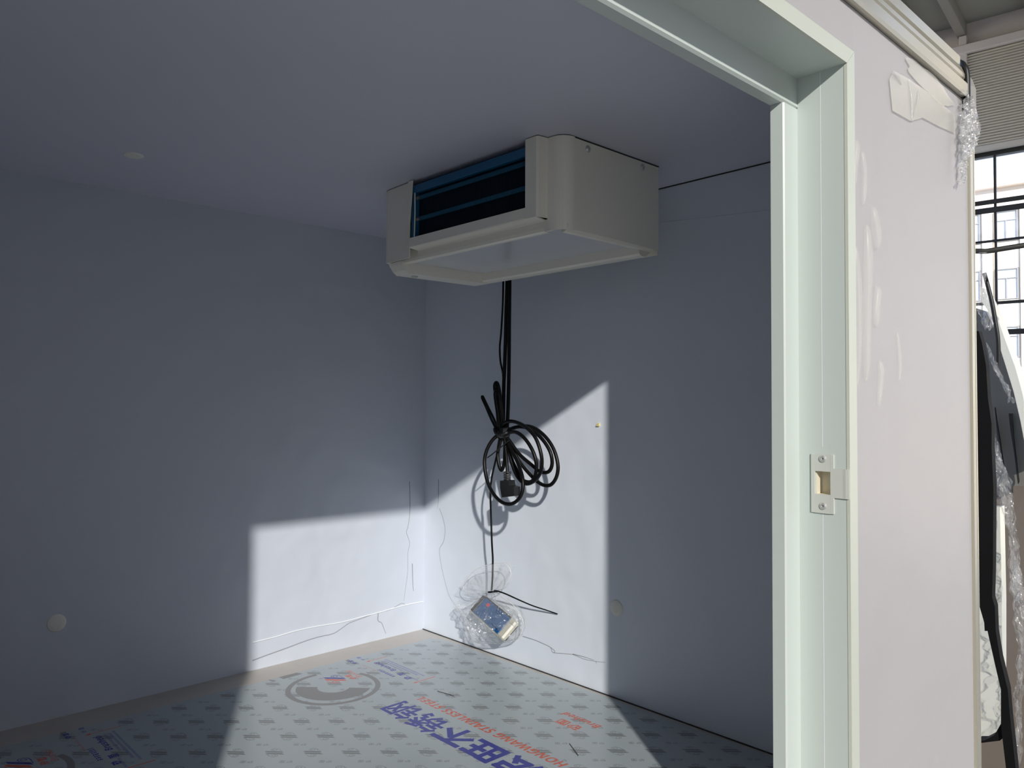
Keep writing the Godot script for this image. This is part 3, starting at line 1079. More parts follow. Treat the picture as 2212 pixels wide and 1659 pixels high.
func build_evaporator() -> void:
	var u := thing("evaporator_unit", "white evaporator unit with blue fins hanging under the ceiling", "evaporator", Vector3(1.04, 0.447, -1.1))
	var top := 0.4455
	var st := begin()
	# walls as seen from above, thin sheet; the near corner is rounded
	var path: Array[Vector2] = [Vector2(1.177, -0.857)]
	for k in 9:
		var an := PI / 2 + PI / 2 * k / 8.0
		path.append(Vector2(0.9425 + 0.0255 * cos(an), -0.8825 + 0.0255 * sin(an)))
	path.append(Vector2(0.917, -0.8915))
	path.append(Vector2(0.9155, -0.8928))
	path.append(Vector2(0.8965, -0.8948))
	path.append(Vector2(0.8952, -0.8962))
	path.append(Vector2(0.8952, -0.922))
	wall_strip(st, path, 0.2895, top, 0.0022, 0.311)
	# raised bar under the opening, eased, then the lower face and its lip
	var bar := flat_pts2([0.8952, 0.331, 0.8952, 0.3135, 0.8965, 0.3118, 0.9155, 0.3092, 0.917, 0.3075, 0.917, 0.2965, 0.9185, 0.2915, 0.923, 0.2895, 0.929, 0.2895, 0.929, 0.293, 0.9205, 0.297, 0.9195, 0.3105, 0.8975, 0.3145, 0.8975, 0.331])
	prism(st, bar, 2, -1.256, -0.9)
	var bar2 := flat_pts2([0.9165, 0.331, 0.917, 0.2965, 0.9185, 0.2915, 0.923, 0.2895, 0.929, 0.2895, 0.929, 0.293, 0.9205, 0.297, 0.9195, 0.331])
	prism(st, bar2, 2, -1.349, -1.256)
	box(st, Vector3(0.917, 0.2895, -0.9), Vector3(0.9195, 0.31, -0.878))
	# far end of the front, its bent flange, far side and back
	prism(st, flat_pts2([0.9055, -1.349, 0.903, -1.345, 0.9, -1.262, 0.9022, -1.262, 0.9055, -1.34, 0.919, -1.349]), 1, 0.2935, top)
	prism(st, flat_pts2([0.331, -1.2615, 0.4455, -1.2615, 0.4455, -1.2475, 0.43, -1.2485, 0.331, -1.2595]), 0, 0.8955, 0.8978)
	box(st, Vector3(0.905, 0.294, -1.352), Vector3(1.177, top, -1.349))
	box(st, Vector3(1.1745, 0.28, -1.352), Vector3(1.177, top, -0.859))
	shift(obj("housing", st, "unit", u), u)
	# near side skirt turning under, back rim and the deep far rim of the drain pan
	st = begin()
	prism(st, flat_pts2([0.298, -0.8572, 0.2915, -0.859, 0.287, -0.8635, 0.2855, -0.869, 0.2895, -0.8725, 0.296, -0.868, 0.3, -0.86]), 0, 0.928, 1.166)
	prism(st, flat_pts2([1.13, 0.2965, 1.133, 0.279, 1.137, 0.2755, 1.149, 0.2745, 1.158, 0.279, 1.169, 0.287, 1.1755, 0.2965]), 2, -1.352, -0.868)
	prism(st, flat_pts2([0.912, 0.2945, 0.915, 0.288, 0.923, 0.278, 0.932, 0.2715, 1.15, 0.2735, 1.158, 0.279, 1.158, 0.2985, 0.932, 0.2985]), 2, -1.3525, -1.308)
	var pan := obj("drain_pan", st, "unit", u)
	shift(pan, u)
	st = begin()
	lathe(st, PackedVector2Array([Vector2(0.0002, -0.0004), Vector2(0.0065, -0.0004), Vector2(0.007, 0.0006)]), Transform3D(Basis.from_euler(Vector3(PI, 0, 0)), Vector3(0.965, 0.2718, -1.333)), 16)
	obj("drain_hole", st, "dark", pan)
	st = begin()
	box(st, Vector3(0.922, 0.2945, -1.31), Vector3(1.14, 0.2965, -0.8705))
	shift(obj("base_panel", st, "unit_tray", u), u)
	# black joint against the ceiling
	st = begin()
	var seam := PackedVector3Array()
	for p in path:
		seam.append(Vector3(p.x, CEIL_Y - 0.0011, p.y))
	tube(st, seam, 0.0013, 6)
	shift(obj("gasket", st, "rubber", u), u)
	st = begin()
	tube(st, PackedVector3Array([Vector3(0.9005, CEIL_Y - 0.0011, -1.262), Vector3(0.905, CEIL_Y - 0.0011, -1.348)]), 0.0009, 6)
	shift(obj("gasket", st, "rubber", u), u)
	for s in [[0.978, 0.4335], [1.128, 0.4345]]:
		st = begin()
		var sp := PackedVector2Array([Vector2(0.0002, 0.001), Vector2(0.0018, 0.001), Vector2(0.0022, 0.0026), Vector2(0.0038, 0.0024), Vector2(0.0056, 0.001), Vector2(0.006, 0.0)])
		lathe(st, sp, Transform3D(Basis.from_euler(Vector3(PI / 2, 0, 0)), Vector3(s[0], s[1], -0.8569)), 18)
		shift(obj("screw", st, "steel", u), u)
	# coil: blue end plates, fins, two rows of collars, tube ends, sensor wire
	st = begin()
	box(st, Vector3(0.9, 0.421, -1.258), Vector3(1.12, 0.4365, -0.925), 0.0012)
	box(st, Vector3(0.902, 0.316, -1.2585), Vector3(1.12, 0.421, -1.2445))
	shift(obj("coil_frame", st, "coil_frame", u), u)
	st = begin()
	for k in 112:
		var z := -1.2405 + k * 0.0028
		box(st, Vector3(0.9085, 0.316, z - 0.0003), Vector3(1.1, 0.4205, z + 0.0003))
	var fins := obj("fins", st, "fin", u)
	fins.set_meta("kind", "stuff")
	shift(fins, u)
	st = begin()
	for y in [0.411, 0.3685]:
		for k in 110:
			var z := -1.239 + k * 0.0028
			box(st, Vector3(0.9045, y - 0.0042, z - 0.0009), Vector3(0.9087, y + 0.0042, z + 0.0009), 0.0008)
	var collars := obj("tube_collars", st, "collar", u)
	collars.set_meta("kind", "stuff")
	shift(collars, u)
	for y in [0.411, 0.3685]:
		st = begin()
		tube(st, PackedVector3Array([Vector3(0.905, y - 0.001, -1.2435), Vector3(0.905, y, -1.2385), Vector3(0.905, y + 0.001, -1.236)]), 0.0032, 8)
		shift(obj("tube_end", st, "copper", u), u)
	st = begin()
	tube(st, PackedVector3Array([Vector3(0.9, 0.421, -1.2445), Vector3(0.9, 0.38, -1.2435), Vector3(0.9, 0.325, -1.2455)]), 0.0012, 6)
	shift(obj("sensor_wire", st, "unit", u), u)

# a thin upright sheet following a path seen from above; where it is raised (x < 0.917) it starts higher
func wall_strip(st: SurfaceTool, path: Array[Vector2], lo: float, hi: float, thick: float, lo_raised: float) -> void:
	var out: Array[Vector2] = []
	for i in path.size():
		var d := (path[mini(i + 1, path.size() - 1)] - path[maxi(i - 1, 0)]).normalized()
		out.append(path[i] + Vector2(-d.y, d.x) * -thick)
	for i in path.size() - 1:
		var a := path[i]
		var b := path[i + 1]
		var y0 := lo if a.x >= 0.9168 and b.x >= 0.9165 else lo_raised
		var poly := PackedVector2Array([a, b, out[i + 1], out[i]])
		if i == 0:
			# the long side slopes down a little towards the back
			quad(st, Vector3(a.x, 0.2885, a.y), Vector3(a.x, hi, a.y), Vector3(b.x, hi, b.y), Vector3(b.x, 0.2925, b.y))
			continue
		prism(st, poly, 1, y0, hi)

# ---------------------------------------------------------------- cables

func build_cables() -> void:
	var c := thing("power_cable", "coiled black power cable with moulded plug hanging below the evaporator", "cable", Vector3(1.2, -0.06, -1.3))
	var st := begin()
	for k in ["CA", "CB"]:
		tube(st, smooth(flat_pts(P[k]), 6), 0.0044, 10)
	shift(obj("lead", st, "cable", c), c)
	for k in ["L1", "L2", "L3", "L4", "L5", "L6"]:
		st = begin()
		tube(st, smooth(flat_pts(P[k]), 7), 0.0042, 10)
		shift(obj("loop", st, "cable", c), c)
	for k in ["B1", "B2"]:
		st = begin()
		tube(st, smooth(flat_pts(P[k]), 7), 0.0052, 10)
		shift(obj("fold", st, "cable", c), c)
	st = begin()
	tube(st, smooth(flat_pts(P["B3"]), 7), 0.0028, 8)
	shift(obj("fold", st, "cable", c), c)
	# plug on the end
	st = begin()
	tube(st, smooth(flat_pts(P["PL"]), 6), 0.0037, 10)
	shift(obj("tail", st, "cable", c), c)
	var pp := flat_pts(P["PLUG"])
	var poly := PackedVector2Array()
	for p in pp:
		poly.append(Vector2(p.y, p.z))
	st = begin()
	prism(st, poly, 0, 1.173, 1.193)
	var plug := obj("plug", st, "rubber", c)
	shift(plug, c)
	for k in 5:
		st = begin()
		var y := -0.1515 - k * 0.0042
		lathe(st, PackedVector2Array([Vector2(0.0045, 0.0013), Vector2(0.0088 - k * 0.0002, 0.0012), Vector2(0.0092 - k * 0.0002, 0.0), Vector2(0.0088 - k * 0.0002, -0.0012), Vector2(0.0045, -0.0013)]), Transform3D(Basis.IDENTITY, Vector3(1.183, y, -1.2752)), 16)
		obj("strain_relief", st, "rubber", plug)
	# band of tape at the knot
	st = begin()
	tube(st, smooth(PackedVector3Array([Vector3(1.19, -0.055, -1.326), Vector3(1.183, -0.07, -1.306), Vector3(1.19, -0.064, -1.287), Vector3(1.208, -0.06, -1.29), Vector3(1.212, -0.056, -1.312)]), 6, true), 0.0035, 8, -1.0, true)
	box(st, Vector3(1.19, -0.08, -1.322), Vector3(1.212, -0.045, -1.29), 0.008)
	shift(obj("binding", st, "rubber", c), c)
	st = begin()
	tube(st, smooth(flat_pts(P["TIE"]), 6), 0.0014, 6)
	shift(obj("tie_tail", st, "rubber", c), c)
	# the thin lead that runs on down to the bag
	st = begin()
	var lead := flat_pts(P["CC"])
	lead.append_array(flat_pts(P["CD"]).slice(1))
	tube(st, smooth(lead, 6), 0.0023, 8)
	var o := obj("sensor_cable", st, "cable")
	tag(o, "thin black wire running from the evaporator down into the plastic bag", "wire")

func build_bag() -> void:
	# digital controller
	var n := Vector3(-0.7373, 0.6756, 0.0).normalized()
	var e1 := Vector3(-0.1852, -0.2021, 0.9617).normalized()
	var e2 := n.cross(e1).normalized()
	var d := thing("controller", "small blue faced temperature controller inside the clear plastic bag", "controller", Vector3(1.2362, -0.5027, -1.3844))
	d.basis = Basis(e1, e2, n)
	var st := begin()
	box(st, Vector3(-0.078, -0.0265, -0.016), Vector3(0.078, 0.0265, -0.001), 0.004)
	obj("bezel", st, "device", d)
	st = begin()
	box(st, Vector3(-0.071, -0.024, -0.026), Vector3(0.069, 0.024, -0.0161), 0.003)
	obj("body", st, "device_dark", d)
	st = begin()
	box(st, Vector3(-0.059, -0.0235, -0.0012), Vector3(0.058, 0.0225, 0.0012), 0.0006)
	obj("face", st, "label_blue", d)
	st = begin()
	box(st, Vector3(-0.0735, -0.0235, -0.0012), Vector3(-0.0605, 0.0235, 0.0014), 0.0006)
	box(st, Vector3(-0.059, 0.0228, -0.0012), Vector3(0.058, 0.0258, 0.0008), 0.0004)
	obj("border", st, "device_dark", d)
	st = begin()
	box(st, Vector3(-0.04, 0.008, 0.0012), Vector3(-0.028, 0.017, 0.0017), 0.0004)
	obj("mark", st, "red", d)
	# bag: body and the flared mouth above the tie
	var b := thing("plastic_bag", "clear crumpled plastic bag tied around the blue faced controller", "bag", Vector3(1.25, -0.45, -1.385))
	var nz := FastNoiseLite.new()
	nz.seed = 12
	nz.frequency = 34.0
	nz.fractal_type = FastNoiseLite.FRACTAL_RIDGED
	nz.fractal_octaves = 2
	var out := smooth(flat_pts(P["BAGB"]), 5, true)
	var mid := Vector3(1.245, -0.52, -1.395)
	for face in [-1.0, 1.0]:
		st = begin()
		sheet(st, 130, 36, func(a: float, r: float) -> Vector3:
			var q := a * (out.size() - 1)
			var i := int(q)
			var rim := out[i].lerp(out[mini(i + 1, out.size() - 1)], q - i)
			if a >= 0.999:
				rim = out[0]
			var p := mid.lerp(rim, r)
			var fat := sqrt(maxf(0.0, 1.0 - r * r))
			var neck := smoothstep(0.0, 0.06, Vector2(p.y + 0.449, p.z + 1.385).length())
			var deep := 0.043 if face < 0.0 else 0.03
			var wr := (nz.get_noise_3d(p.y, p.z, face * 3.0) * 0.011 + 0.0025 * sin(atan2(p.z + 1.388, p.y + 0.449) * 17.0)) * neck
			p.x += face * (fat * deep * neck + 0.0008) + wr * smoothstep(1.0, 0.85, r)
			p.x = minf(p.x, 1.2975)
			return p)
		shift(obj("bag_side", st, "bag_film", b), b)
	var mouth := smooth(flat_pts(P["BAGT"]), 6)
	var tie := Vector3(1.237, -0.447, -1.384)
	for face in [-1.0, 1.0]:
		st = begin()
		sheet(st, 72, 14, func(a: float, r: float) -> Vector3:
			var q := a * (mouth.size() - 1)
			var i := mini(int(q), mouth.size() - 2)
			var rim := mouth[i].lerp(mouth[i + 1], q - i)
			var p := tie.lerp(rim, r)
			p.x += face * (0.014 * sin(a * PI) * r + 0.002) + 0.0045 * r * sin(a * 60.0 + face * 1.3) + 0.003 * r * nz.get_noise_2d(p.y, p.z)
			return p)
		shift(obj("bag_mouth", st, "bag_film", b), b)
	st = begin()
	tube(st, mouth.slice(8), 0.0011, 5)
	shift(obj("mouth_edge", st, "film_edge", b), b)
	st = begin()
	tube(st, out.slice(12), 0.0008, 5)
	shift(obj("side_seam", st, "film_edge", b), b)
	# the tie with its long free end
	st = begin()
	var t := flat_pts(P["TIEB"])
	tube(st, smooth(t.slice(2), 5), 0.0021, 6, 0.0014)
	tube(st, smooth(PackedVector3Array([Vector3(1.229, -0.447, -1.389), Vector3(1.226, -0.4455, -1.38), Vector3(1.231, -0.4435, -1.372), Vector3(1.246, -0.446, -1.376), Vector3(1.247, -0.449, -1.388)]), 5, true), 0.002, 6, -1.0, true)
	var ct := obj("cable_tie", st, "cable")
	tag(ct, "black cable tie with a long pointed end closing the plastic bag", "cable tie")

# ---------------------------------------------------------------- marks on the inside walls

func ribbon(pts: Array, r: float, tapered := true) -> SurfaceTool:
	var st := begin()
	var p := smooth(flat_pts(pts), 3)
	tube(st, p, r, 6, r * (0.4 if tapered else 1.0))
	return st

func build_wall_marks() -> void:
	var left: Node3D = get_node("wall_left")
	var right: Node3D = get_node("wall_right")
	obj("film_crease", ribbon(P["T1"], 0.0016, false), "crease", left)
	for k in ["T2", "T3", "T4", "T5"]:
		obj("film_tear", ribbon(P[k], 0.0011 if k != "T4" else 0.0007), "tear", left)
	for k in ["T6", "T7", "T8", "T9", "T10", "T11"]:
		obj("film_tear", ribbon(P[k], 0.0008 if k != "T7" else 0.0006), "tear", right)
	var st := begin()
	tube(st, PackedVector3Array([Vector3(1.2998, 0.3753, -0.9497), Vector3(1.2998, 0.3573, -0.7023), Vector3(1.2998, 0.352, -0.5)]), 0.0006, 5)
	obj("film_crease", st, "panel_side", right)
	st = begin()
	prism(st, flat_pts2([-0.046, -1.112, -0.0395, -1.1085, -0.039, -1.103, -0.046, -1.1035]), 0, 1.2965, 1.2998)
	var chip := obj("chip", st, "chip")
	tag(chip, "tiny cream chip stuck to the sunlit right wall", "chip")

# ---------------------------------------------------------------- the wrapped cab beyond the box

func slab(key: String, x: float, thick: float) -> SurfaceTool:
	var st := begin()
	prism(st, flat_pts2(P[key]), 0, x, x + thick)
	return st

func build_cab() -> void:
	var c := thing("vehicle_cab", "plastic wrapped vehicle cab with white pillar beyond the box", "vehicle", Vector3(2.1, GROUND, -0.5))
	var parts := [
		["pillar", "PILL", 1.95, 0.05, "cab_white"], ["window", "GLASS", 2.0, 0.02, "cab_glass"], ["door_panel", "DOOR", 2.05, 0.05, "cab_brown"],
		["door_seal", "BAND", 1.62, 0.02, "cab_rubber"], ["mudguard_lip", "LIP", 1.625, 0.03, "cab_rubber"], ["body_panel", "WPAN", 1.7, 0.03, "cab_white"],
		["wiper", "STRK1", 1.985, 0.008, "rubber"], ["wiper", "STRK2", 1.985, 0.008, "rubber"],
	]
	for p in parts:
		shift(obj(p[0], slab(p[1], p[2], p[3]), p[4], c), c)
	var st := begin()
	var sp := PackedVector3Array()
	var s: Array = P["SEAL"]
	for k in range(0, s.size(), 2):
		sp.append(Vector3(1.8, s[k], s[k + 1]))
	tube(st, smooth(sp, 5), 0.0042, 8)
	shift(obj("window_seal", st, "rubber", c), c)
	st = begin()
	box(st, Vector3(2.06, GROUND, -0.62), Vector3(2.1, -0.86, -0.4))
	shift(obj("skirt", st, "cab_dark", c), c)
	# a rail running across behind it
	st = begin()
	tube(st, PackedVector3Array([Vector3(1.7, 0.3085, -0.486), Vector3(1.7, 0.304, -0.4605), Vector3(1.73, 0.312, -0.4), Vector3(1.79, 0.326, -0.26)]), 0.0052, 10)
	tag(obj("rail", st, "bar"), "dark rail crossing in front of the barred hall window", "rail")
	var wrap := thing("plastic_wrap", "torn clear plastic wrap hanging off the vehicle cab", "plastic wrap", Vector3(1.66, -0.3, -0.44))
	var rng := RandomNumberGenerator.new()
	rng.seed = 5
	var cr := FastNoiseLite.new()
	cr.seed = 8
	cr.frequency = 11.0
	cr.fractal_type = FastNoiseLite.FRACTAL_RIDGED
	for key in ["FILMA", "FILMB", "FILMC", "FILMD"]:
		var poly := flat_pts2(P[key])
		var lo := Vector2(INF, INF)
		var hi := -lo
		for p in poly:
			lo = lo.min(p)
			hi = hi.max(p)
		for layer in 2:
			st = begin()
			var ph := rng.randf() * TAU
			var base := 1.66 - 0.012 * layer
			# rows across the outline, crumpled in depth
			var rows := 70
			var cuts: Array = []
			for r in rows + 1:
				var y := lerpf(hi.x - 0.0005, lo.x + 0.0005, float(r) / rows)
				var z0 := INF
				var z1 := -INF
				for i in poly.size():
					var a := poly[i]
					var b := poly[(i + 1) % poly.size()]
					if (a.x <= y) != (b.x <= y):
						var z := a.y + (y - a.x) / (b.x - a.x) * (b.y - a.y)
						z0 = minf(z0, z)
						z1 = maxf(z1, z)
				cuts.append(Vector3(y, z0, z1))
			sheet(st, 14, rows, func(u: float, v: float) -> Vector3:
				var k: Vector3 = cuts[int(round(v * rows))]
				var z := lerpf(k.y, k.z, u)
				return Vector3(base + 0.016 * cr.get_noise_3d(k.x, z * 3.0, ph) + 0.01 * cr.get_noise_3d(k.x * 2.3, z * 6.0, ph + 9.0), k.x, z + 0.006 * cr.get_noise_2d(k.x, ph * 3.0)))
			shift(obj("film_strip", st, "bag_film", wrap), wrap)

const P := {
	"CA": [1.235, 0.3395, -1.3267, 1.232, 0.2924, -1.3231, 1.225, 0.1992, -1.3164, 1.215, 0.068, -1.3062, 1.205, -0.0286, -1.2986, 1.2, -0.0605, -1.2967],
	"CB": [1.235, 0.3407, -1.3354, 1.232, 0.2934, -1.3318, 1.228, 0.2334, -1.33, 1.22, 0.1502, -1.3237, 1.215, 0.0846, -1.3211, 1.21, 0.0487, -1.3178, 1.205, 0.0034, -1.313, 1.2, -0.0576, -1.3081],
	"CC": [1.24, 0.3439, -1.3546, 1.235, 0.2957, -1.3488, 1.225, 0.234, -1.3394, 1.22, 0.1676, -1.3393, 1.215, 0.1343, -1.3379, 1.215, 0.1015, -1.3352, 1.213, 0.0749, -1.3251, 1.21, 0.0487, -1.3202, 1.205, 0.0034, -1.3178, 1.2, -0.0481, -1.3129, 1.2, -0.087, -1.3236, 1.2, -0.1196, -1.3306, 1.205, -0.1665, -1.3514, 1.21, -0.2003, -1.3626, 1.215, -0.2405, -1.367],
	"CD": [1.215, -0.1976, -1.3695, 1.217, -0.2189, -1.3708, 1.22, -0.2457, -1.3724, 1.224, -0.2859, -1.3746, 1.228, -0.3209, -1.3772, 1.232, -0.3429, -1.3799, 1.235, -0.3647, -1.3811, 1.238, -0.3868, -1.3843, 1.24, -0.4168, -1.3875, 1.243, -0.4463, -1.3934],
	"B1": [1.2, -0.0772, -1.3189, 1.19, -0.0288, -1.3144, 1.185, 0.0193, -1.316, 1.18, 0.0416, -1.3144, 1.18, 0.0495, -1.3097, 1.182, 0.0351, -1.3047, 1.188, 0.0033, -1.3058, 1.195, -0.0287, -1.3076, 1.2, -0.064, -1.3094],
	"B2": [1.2, -0.0739, -1.3165, 1.185, -0.0286, -1.3075, 1.178, 0.0032, -1.3071, 1.175, 0.0255, -1.3073, 1.175, 0.0302, -1.3007, 1.178, 0.0159, -1.2968, 1.185, -0.0158, -1.2995, 1.2, -0.0641, -1.3099],
	"B3": [1.2, -0.0645, -1.3262, 1.19, -0.0324, -1.3395, 1.182, -0.0033, -1.3493, 1.178, 0.0155, -1.3577, 1.178, 0.0194, -1.3557, 1.18, 0.0123, -1.352, 1.185, -0.0097, -1.3414, 1.19, -0.0322, -1.3298, 1.2, -0.058, -1.3238],
	"L1": [1.2, -0.0673, -1.3127, 1.19, -0.0721, -1.3198, 1.18, -0.0883, -1.3302, 1.172, -0.1123, -1.3369, 1.168, -0.1377, -1.3361, 1.165, -0.1717, -1.3236, 1.163, -0.1996, -1.3007, 1.162, -0.2162, -1.2714, 1.163, -0.2182, -1.2429, 1.165, -0.2065, -1.2207, 1.168, -0.1877, -1.2107, 1.172, -0.164, -1.2137, 1.178, -0.1439, -1.2271, 1.185, -0.1239, -1.2467, 1.192, -0.1036, -1.2701, 1.2, -0.0764, -1.2975],
	"L2": [1.2, -0.0642, -1.3166, 1.195, -0.0495, -1.3065, 1.19, -0.0394, -1.287, 1.186, -0.0373, -1.2596, 1.183, -0.0458, -1.2227, 1.18, -0.0646, -1.1891, 1.18, -0.0895, -1.1719, 1.182, -0.1192, -1.1653, 1.186, -0.147, -1.1746, 1.19, -0.167, -1.1986, 1.192, -0.1739, -1.2268, 1.195, -0.1607, -1.2547, 1.198, -0.1325, -1.2763, 1.2, -0.0859, -1.2951],
	"L3": [1.2, -0.0671, -1.3047, 1.2, -0.0554, -1.2836, 1.202, -0.0493, -1.2536, 1.205, -0.0554, -1.2209, 1.208, -0.0759, -1.189, 1.21, -0.1025, -1.1674, 1.212, -0.1281, -1.1638, 1.212, -0.1454, -1.1747, 1.21, -0.1468, -1.1971, 1.208, -0.133, -1.2235, 1.204, -0.1098, -1.2599, 1.2, -0.0763, -1.2928],
	"L4": [1.2, -0.0702, -1.3023, 1.21, -0.054, -1.285, 1.218, -0.0477, -1.2566, 1.224, -0.0528, -1.229, 1.228, -0.0722, -1.1978, 1.23, -0.099, -1.1753, 1.23, -0.132, -1.1633, 1.228, -0.1579, -1.1663, 1.224, -0.1755, -1.1806, 1.22, -0.1755, -1.2038, 1.214, -0.1585, -1.2294, 1.208, -0.1259, -1.264, 1.2, -0.0794, -1.2905],
	"L5": [1.2, -0.0835, -1.3164, 1.196, -0.0659, -1.2909, 1.193, -0.0612, -1.26, 1.19, -0.0723, -1.2298, 1.19, -0.095, -1.2055, 1.192, -0.1213, -1.1935, 1.195, -0.1489, -1.1964, 1.198, -0.1686, -1.2132, 1.2, -0.1678, -1.2418, 1.2, -0.1444, -1.2646, 1.2, -0.1202, -1.2809, 1.2, -0.0798, -1.3022],
	"L6": [1.2, -0.0705, -1.3118, 1.195, -0.1092, -1.3203, 1.193, -0.1345, -1.3155, 1.193, -0.1499, -1.3059, 1.195, -0.1336, -1.2988, 1.197, -0.1083, -1.2988, 1.2, -0.0734, -1.3023],
	"PL": [1.2, -0.0671, -1.3047, 1.192, -0.1014, -1.291, 1.186, -0.1321, -1.2801, 1.183, -0.1536, -1.2754],
	"PLUG": [1.183, -0.1709, -1.2887, 1.183, -0.1682, -1.261, 1.183, -0.1798, -1.2587, 1.183, -0.1823, -1.2437, 1.183, -0.2014, -1.2427, 1.183, -0.2081, -1.2828, 1.183, -0.186, -1.2886],
	"TIE": [1.17, -0.1214, -1.3283, 1.175, -0.1044, -1.303, 1.188, -0.0801, -1.2752],
	"TIEB": [1.232, -0.4478, -1.391, 1.228, -0.4463, -1.379, 1.23, -0.4409, -1.3701, 1.236, -0.4417, -1.3681, 1.245, -0.446, -1.3485, 1.26, -0.4573, -1.3164, 1.275, -0.4677, -1.285, 1.287, -0.4737, -1.2514, 1.297, -0.479, -1.2265],
	"BAGT": [1.25, -0.4511, -1.3999, 1.25, -0.4626, -1.445, 1.25, -0.4719, -1.4875, 1.25, -0.4576, -1.5095, 1.25, -0.4296, -1.4879, 1.25, -0.4055, -1.456, 1.25, -0.3864, -1.4043, 1.25, -0.3778, -1.3532, 1.25, -0.3969, -1.3337, 1.25, -0.4306, -1.3541, 1.25, -0.4448, -1.3786],
	"BAGB": [1.25, -0.4511, -1.3999, 1.25, -0.4668, -1.4449, 1.25, -0.4973, -1.4982, 1.25, -0.5081, -1.5368, 1.25, -0.5319, -1.4978, 1.25, -0.5608, -1.4867, 1.25, -0.5845, -1.4544, 1.25, -0.5705, -1.3777, 1.25, -0.5456, -1.3101, 1.25, -0.5129, -1.2927, 1.25, -0.4942, -1.2952, 1.25, -0.4705, -1.3224, 1.25, -0.4515, -1.3786],
	"T1": [0.8037, -0.5587, -1.7398, 0.81, -0.5582, -1.7398, 0.8612, -0.5566, -1.7398, 0.9179, -0.5524, -1.7398, 0.977, -0.5529, -1.7398, 1.0425, -0.5556, -1.7398, 1.1072, -0.5528, -1.7398, 1.1667, -0.5501, -1.7398, 1.2329, -0.5463, -1.7398, 1.2977, -0.547, -1.7398],
	"T2": [0.8043, -0.6002, -1.7398, 0.8423, -0.595, -1.7398, 0.888, -0.5896, -1.7398, 0.9423, -0.5823, -1.7398, 0.9774, -0.5799, -1.7398, 1.017, -0.5798, -1.7398, 1.0427, -0.5703, -1.7398, 1.0613, -0.5624, -1.7398, 1.0802, -0.5594, -1.7398, 1.1072, -0.5562, -1.7398, 1.1506, -0.5506, -1.7398, 1.1871, -0.5504, -1.7398, 1.2244, -0.5397, -1.7398, 1.2371, -0.5453, -1.7398],
	"T3": [1.1506, -0.5506, -1.7398, 1.15, -0.5724, -1.7398, 1.1609, -0.5796, -1.7398, 1.1692, -0.5981, -1.7398, 1.1754, -0.6112, -1.7398],
	"T4": [1.2487, -0.2115, -1.7398, 1.2507, -0.2819, -1.7398, 1.2476, -0.3167, -1.7398, 1.2435, -0.3372, -1.7398, 1.2394, -0.3508, -1.7398, 1.2504, -0.38, -1.7398, 1.2442, -0.4072, -1.7398, 1.2447, -0.4561, -1.7398, 1.2367, -0.5071, -1.7398, 1.2327, -0.5342, -1.7398],
	"T5": [1.2595, -0.4372, -1.7398, 1.2622, -0.4937, -1.7398, 1.2646, -0.5133, -1.7398],
	"T6": [1.2995, -0.2044, -1.6766, 1.2995, -0.2227, -1.6773, 1.2995, -0.2621, -1.6769, 1.2995, -0.2838, -1.6816],
	"T7": [1.2995, -0.2828, -1.6717, 1.2995, -0.3111, -1.6542, 1.2995, -0.3403, -1.6466, 1.2995, -0.3711, -1.6535, 1.2995, -0.3915, -1.6704, 1.2995, -0.4182, -1.6677, 1.2995, -0.4553, -1.655, 1.2995, -0.4831, -1.6426, 1.2995, -0.5102, -1.6279, 1.2995, -0.5294, -1.604, 1.2995, -0.5404, -1.5852],
	"T8": [1.2995, -0.5558, -1.3439, 1.2995, -0.5557, -1.3021, 1.2995, -0.5577, -1.2762, 1.2995, -0.5609, -1.2508, 1.2995, -0.5707, -1.2436, 1.2995, -0.5666, -1.2155, 1.2995, -0.561, -1.1811, 1.2995, -0.5629, -1.1478, 1.2995, -0.5599, -1.1153, 1.2995, -0.5554, -1.0869],
	"T9": [1.2995, -0.5609, -1.2508, 1.2995, -0.5665, -1.2365, 1.2995, -0.5716, -1.2418],
	"T10": [1.2995, -0.5588, -1.1128, 1.2995, -0.5638, -1.1115],
	"T11": [1.2995, -0.5598, -1.1812, 1.2995, -0.558, -1.1478, 1.2995, -0.5583, -1.1185],
	"SEAL": [0.2771, -0.4914, 0.2495, -0.4849, 0.2134, -0.4777, 0.1748, -0.4723, 0.1365, -0.4678, 0.0844, -0.4675],
	"PILL": [0.2698, -0.54, 0.2671, -0.5345, 0.2367, -0.522, 0.1962, -0.5071, 0.1429, -0.4917, 0.0873, -0.4747, 0.0327, -0.4624, -0.0501, -0.4488, -0.1297, -0.4497, -0.0255, -0.4665, 0.0349, -0.4779, 0.0879, -0.4914, 0.1406, -0.505, 0.1845, -0.5153, 0.2186, -0.5277, 0.2383, -0.5385],
	"BAND": [0.1428, -0.4634, 0.142, -0.4526, 0.1201, -0.4474, 0.0767, -0.441, 0.0165, -0.4386, -0.0305, -0.4331, -0.0757, -0.4336, -0.1495, -0.4314, -0.2879, -0.4336, -0.349, -0.4358, -0.3651, -0.4315, -0.4095, -0.4305, -0.4558, -0.4243, -0.5111, -0.4125, -0.5518, -0.4101, -0.6471, -0.4018, -0.6803, -0.4007, -0.6865, -0.4181, -0.6523, -0.417, -0.6049, -0.4216, -0.5767, -0.4242, -0.514, -0.4235, -0.4664, -0.4333, -0.4124, -0.4439, -0.4133, -0.4485, -0.3982, -0.4491, -0.3536, -0.4608, -0.1913, -0.4668],
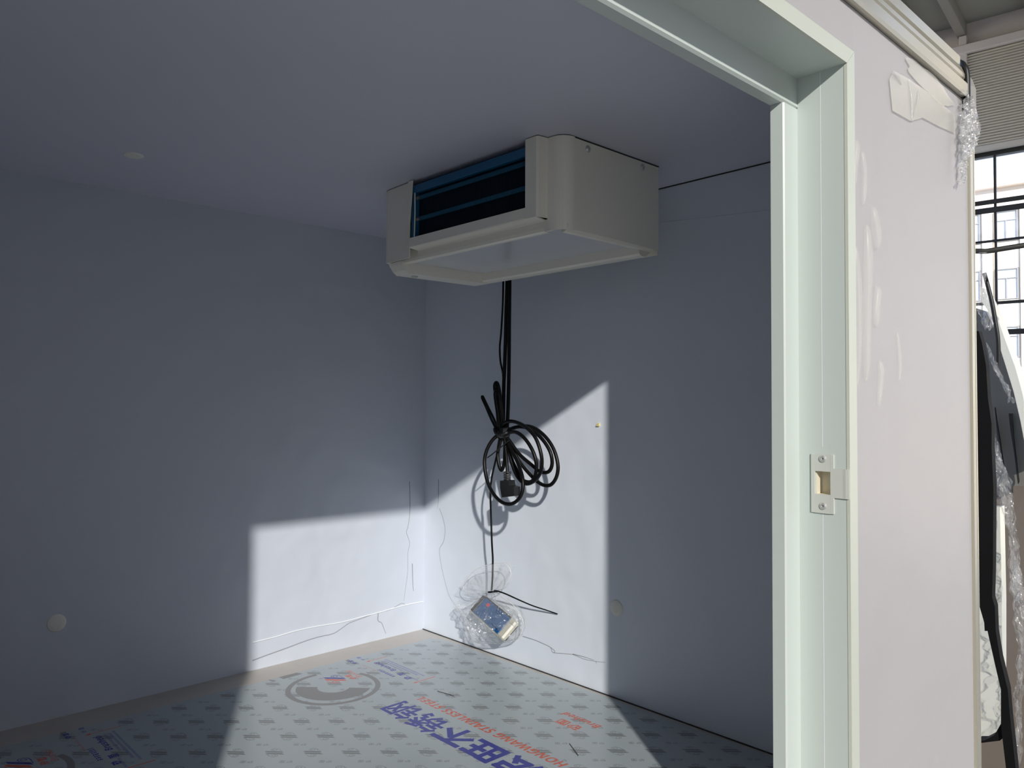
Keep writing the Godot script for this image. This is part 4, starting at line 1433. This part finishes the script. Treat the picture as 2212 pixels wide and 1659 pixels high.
	"LIP": [-0.6202, -0.465, -0.6165, -0.4535, -0.6009, -0.4361, -0.5738, -0.424, -0.5804, -0.4182, -0.595, -0.4169, -0.6082, -0.4273, -0.6167, -0.446, -0.6253, -0.465],
	"WPAN": [-0.1962, -0.4898, -0.1915, -0.4422, -0.3721, -0.441, -0.4899, -0.4423, -0.606, -0.4451, -0.6247, -0.4546, -0.6432, -0.4744, -0.6549, -0.4945],
	"GLASS": [0.2363, -0.5811, 0.2201, -0.5431, 0.1839, -0.5286, 0.1411, -0.518, 0.087, -0.504, 0.0326, -0.4902, -0.0293, -0.4785, -0.1432, -0.4614, -0.1737, -0.4617, -0.1836, -0.5854],
	"DOOR": [-0.1772, -0.5999, -0.167, -0.4643, -0.8688, -0.4724, -0.9185, -0.6074],
	"STRK1": [-0.014, -0.4972, -0.0139, -0.491, -0.0623, -0.4888, -0.1134, -0.4841, -0.1643, -0.4794, -0.1695, -0.4812, -0.1033, -0.4875, -0.0521, -0.4941],
	"STRK2": [-0.0841, -0.5188, -0.0891, -0.5161, -0.1251, -0.5092, -0.1662, -0.5052, -0.161, -0.5042, -0.1097, -0.5109, -0.0007, -0.5243],
	"FILMA": [-0.0006, -0.4466, -0.0312, -0.4423, -0.0917, -0.4307, -0.1425, -0.4162, -0.1895, -0.4138, -0.2273, -0.4083, -0.2904, -0.4031, -0.3577, -0.4009, -0.3604, -0.4149, -0.2248, -0.4231, -0.1915, -0.4333, -0.1576, -0.4421, -0.0776, -0.4443],
	"FILMB": [0.2975, -0.4669, 0.2953, -0.4512, 0.2555, -0.4524, 0.2249, -0.4566, 0.1889, -0.4507, 0.1531, -0.4449, 0.1445, -0.4489, 0.1675, -0.4604, 0.2127, -0.4678],
	"FILMC": [0.1247, -0.4561, 0.1182, -0.4515, 0.078, -0.4365, 0.0151, -0.4122, 0.0082, -0.4101, 0.0064, -0.4146, 0.0623, -0.4367, 0.0961, -0.4502],
	"FILMD": [-0.2744, -0.4103, -0.3069, -0.4003, -0.382, -0.3954, -0.441, -0.396, -0.5101, -0.4034, -0.6616, -0.4073, -0.6646, -0.4161, -0.5292, -0.4116, -0.4269, -0.4083, -0.3269, -0.4183],
}
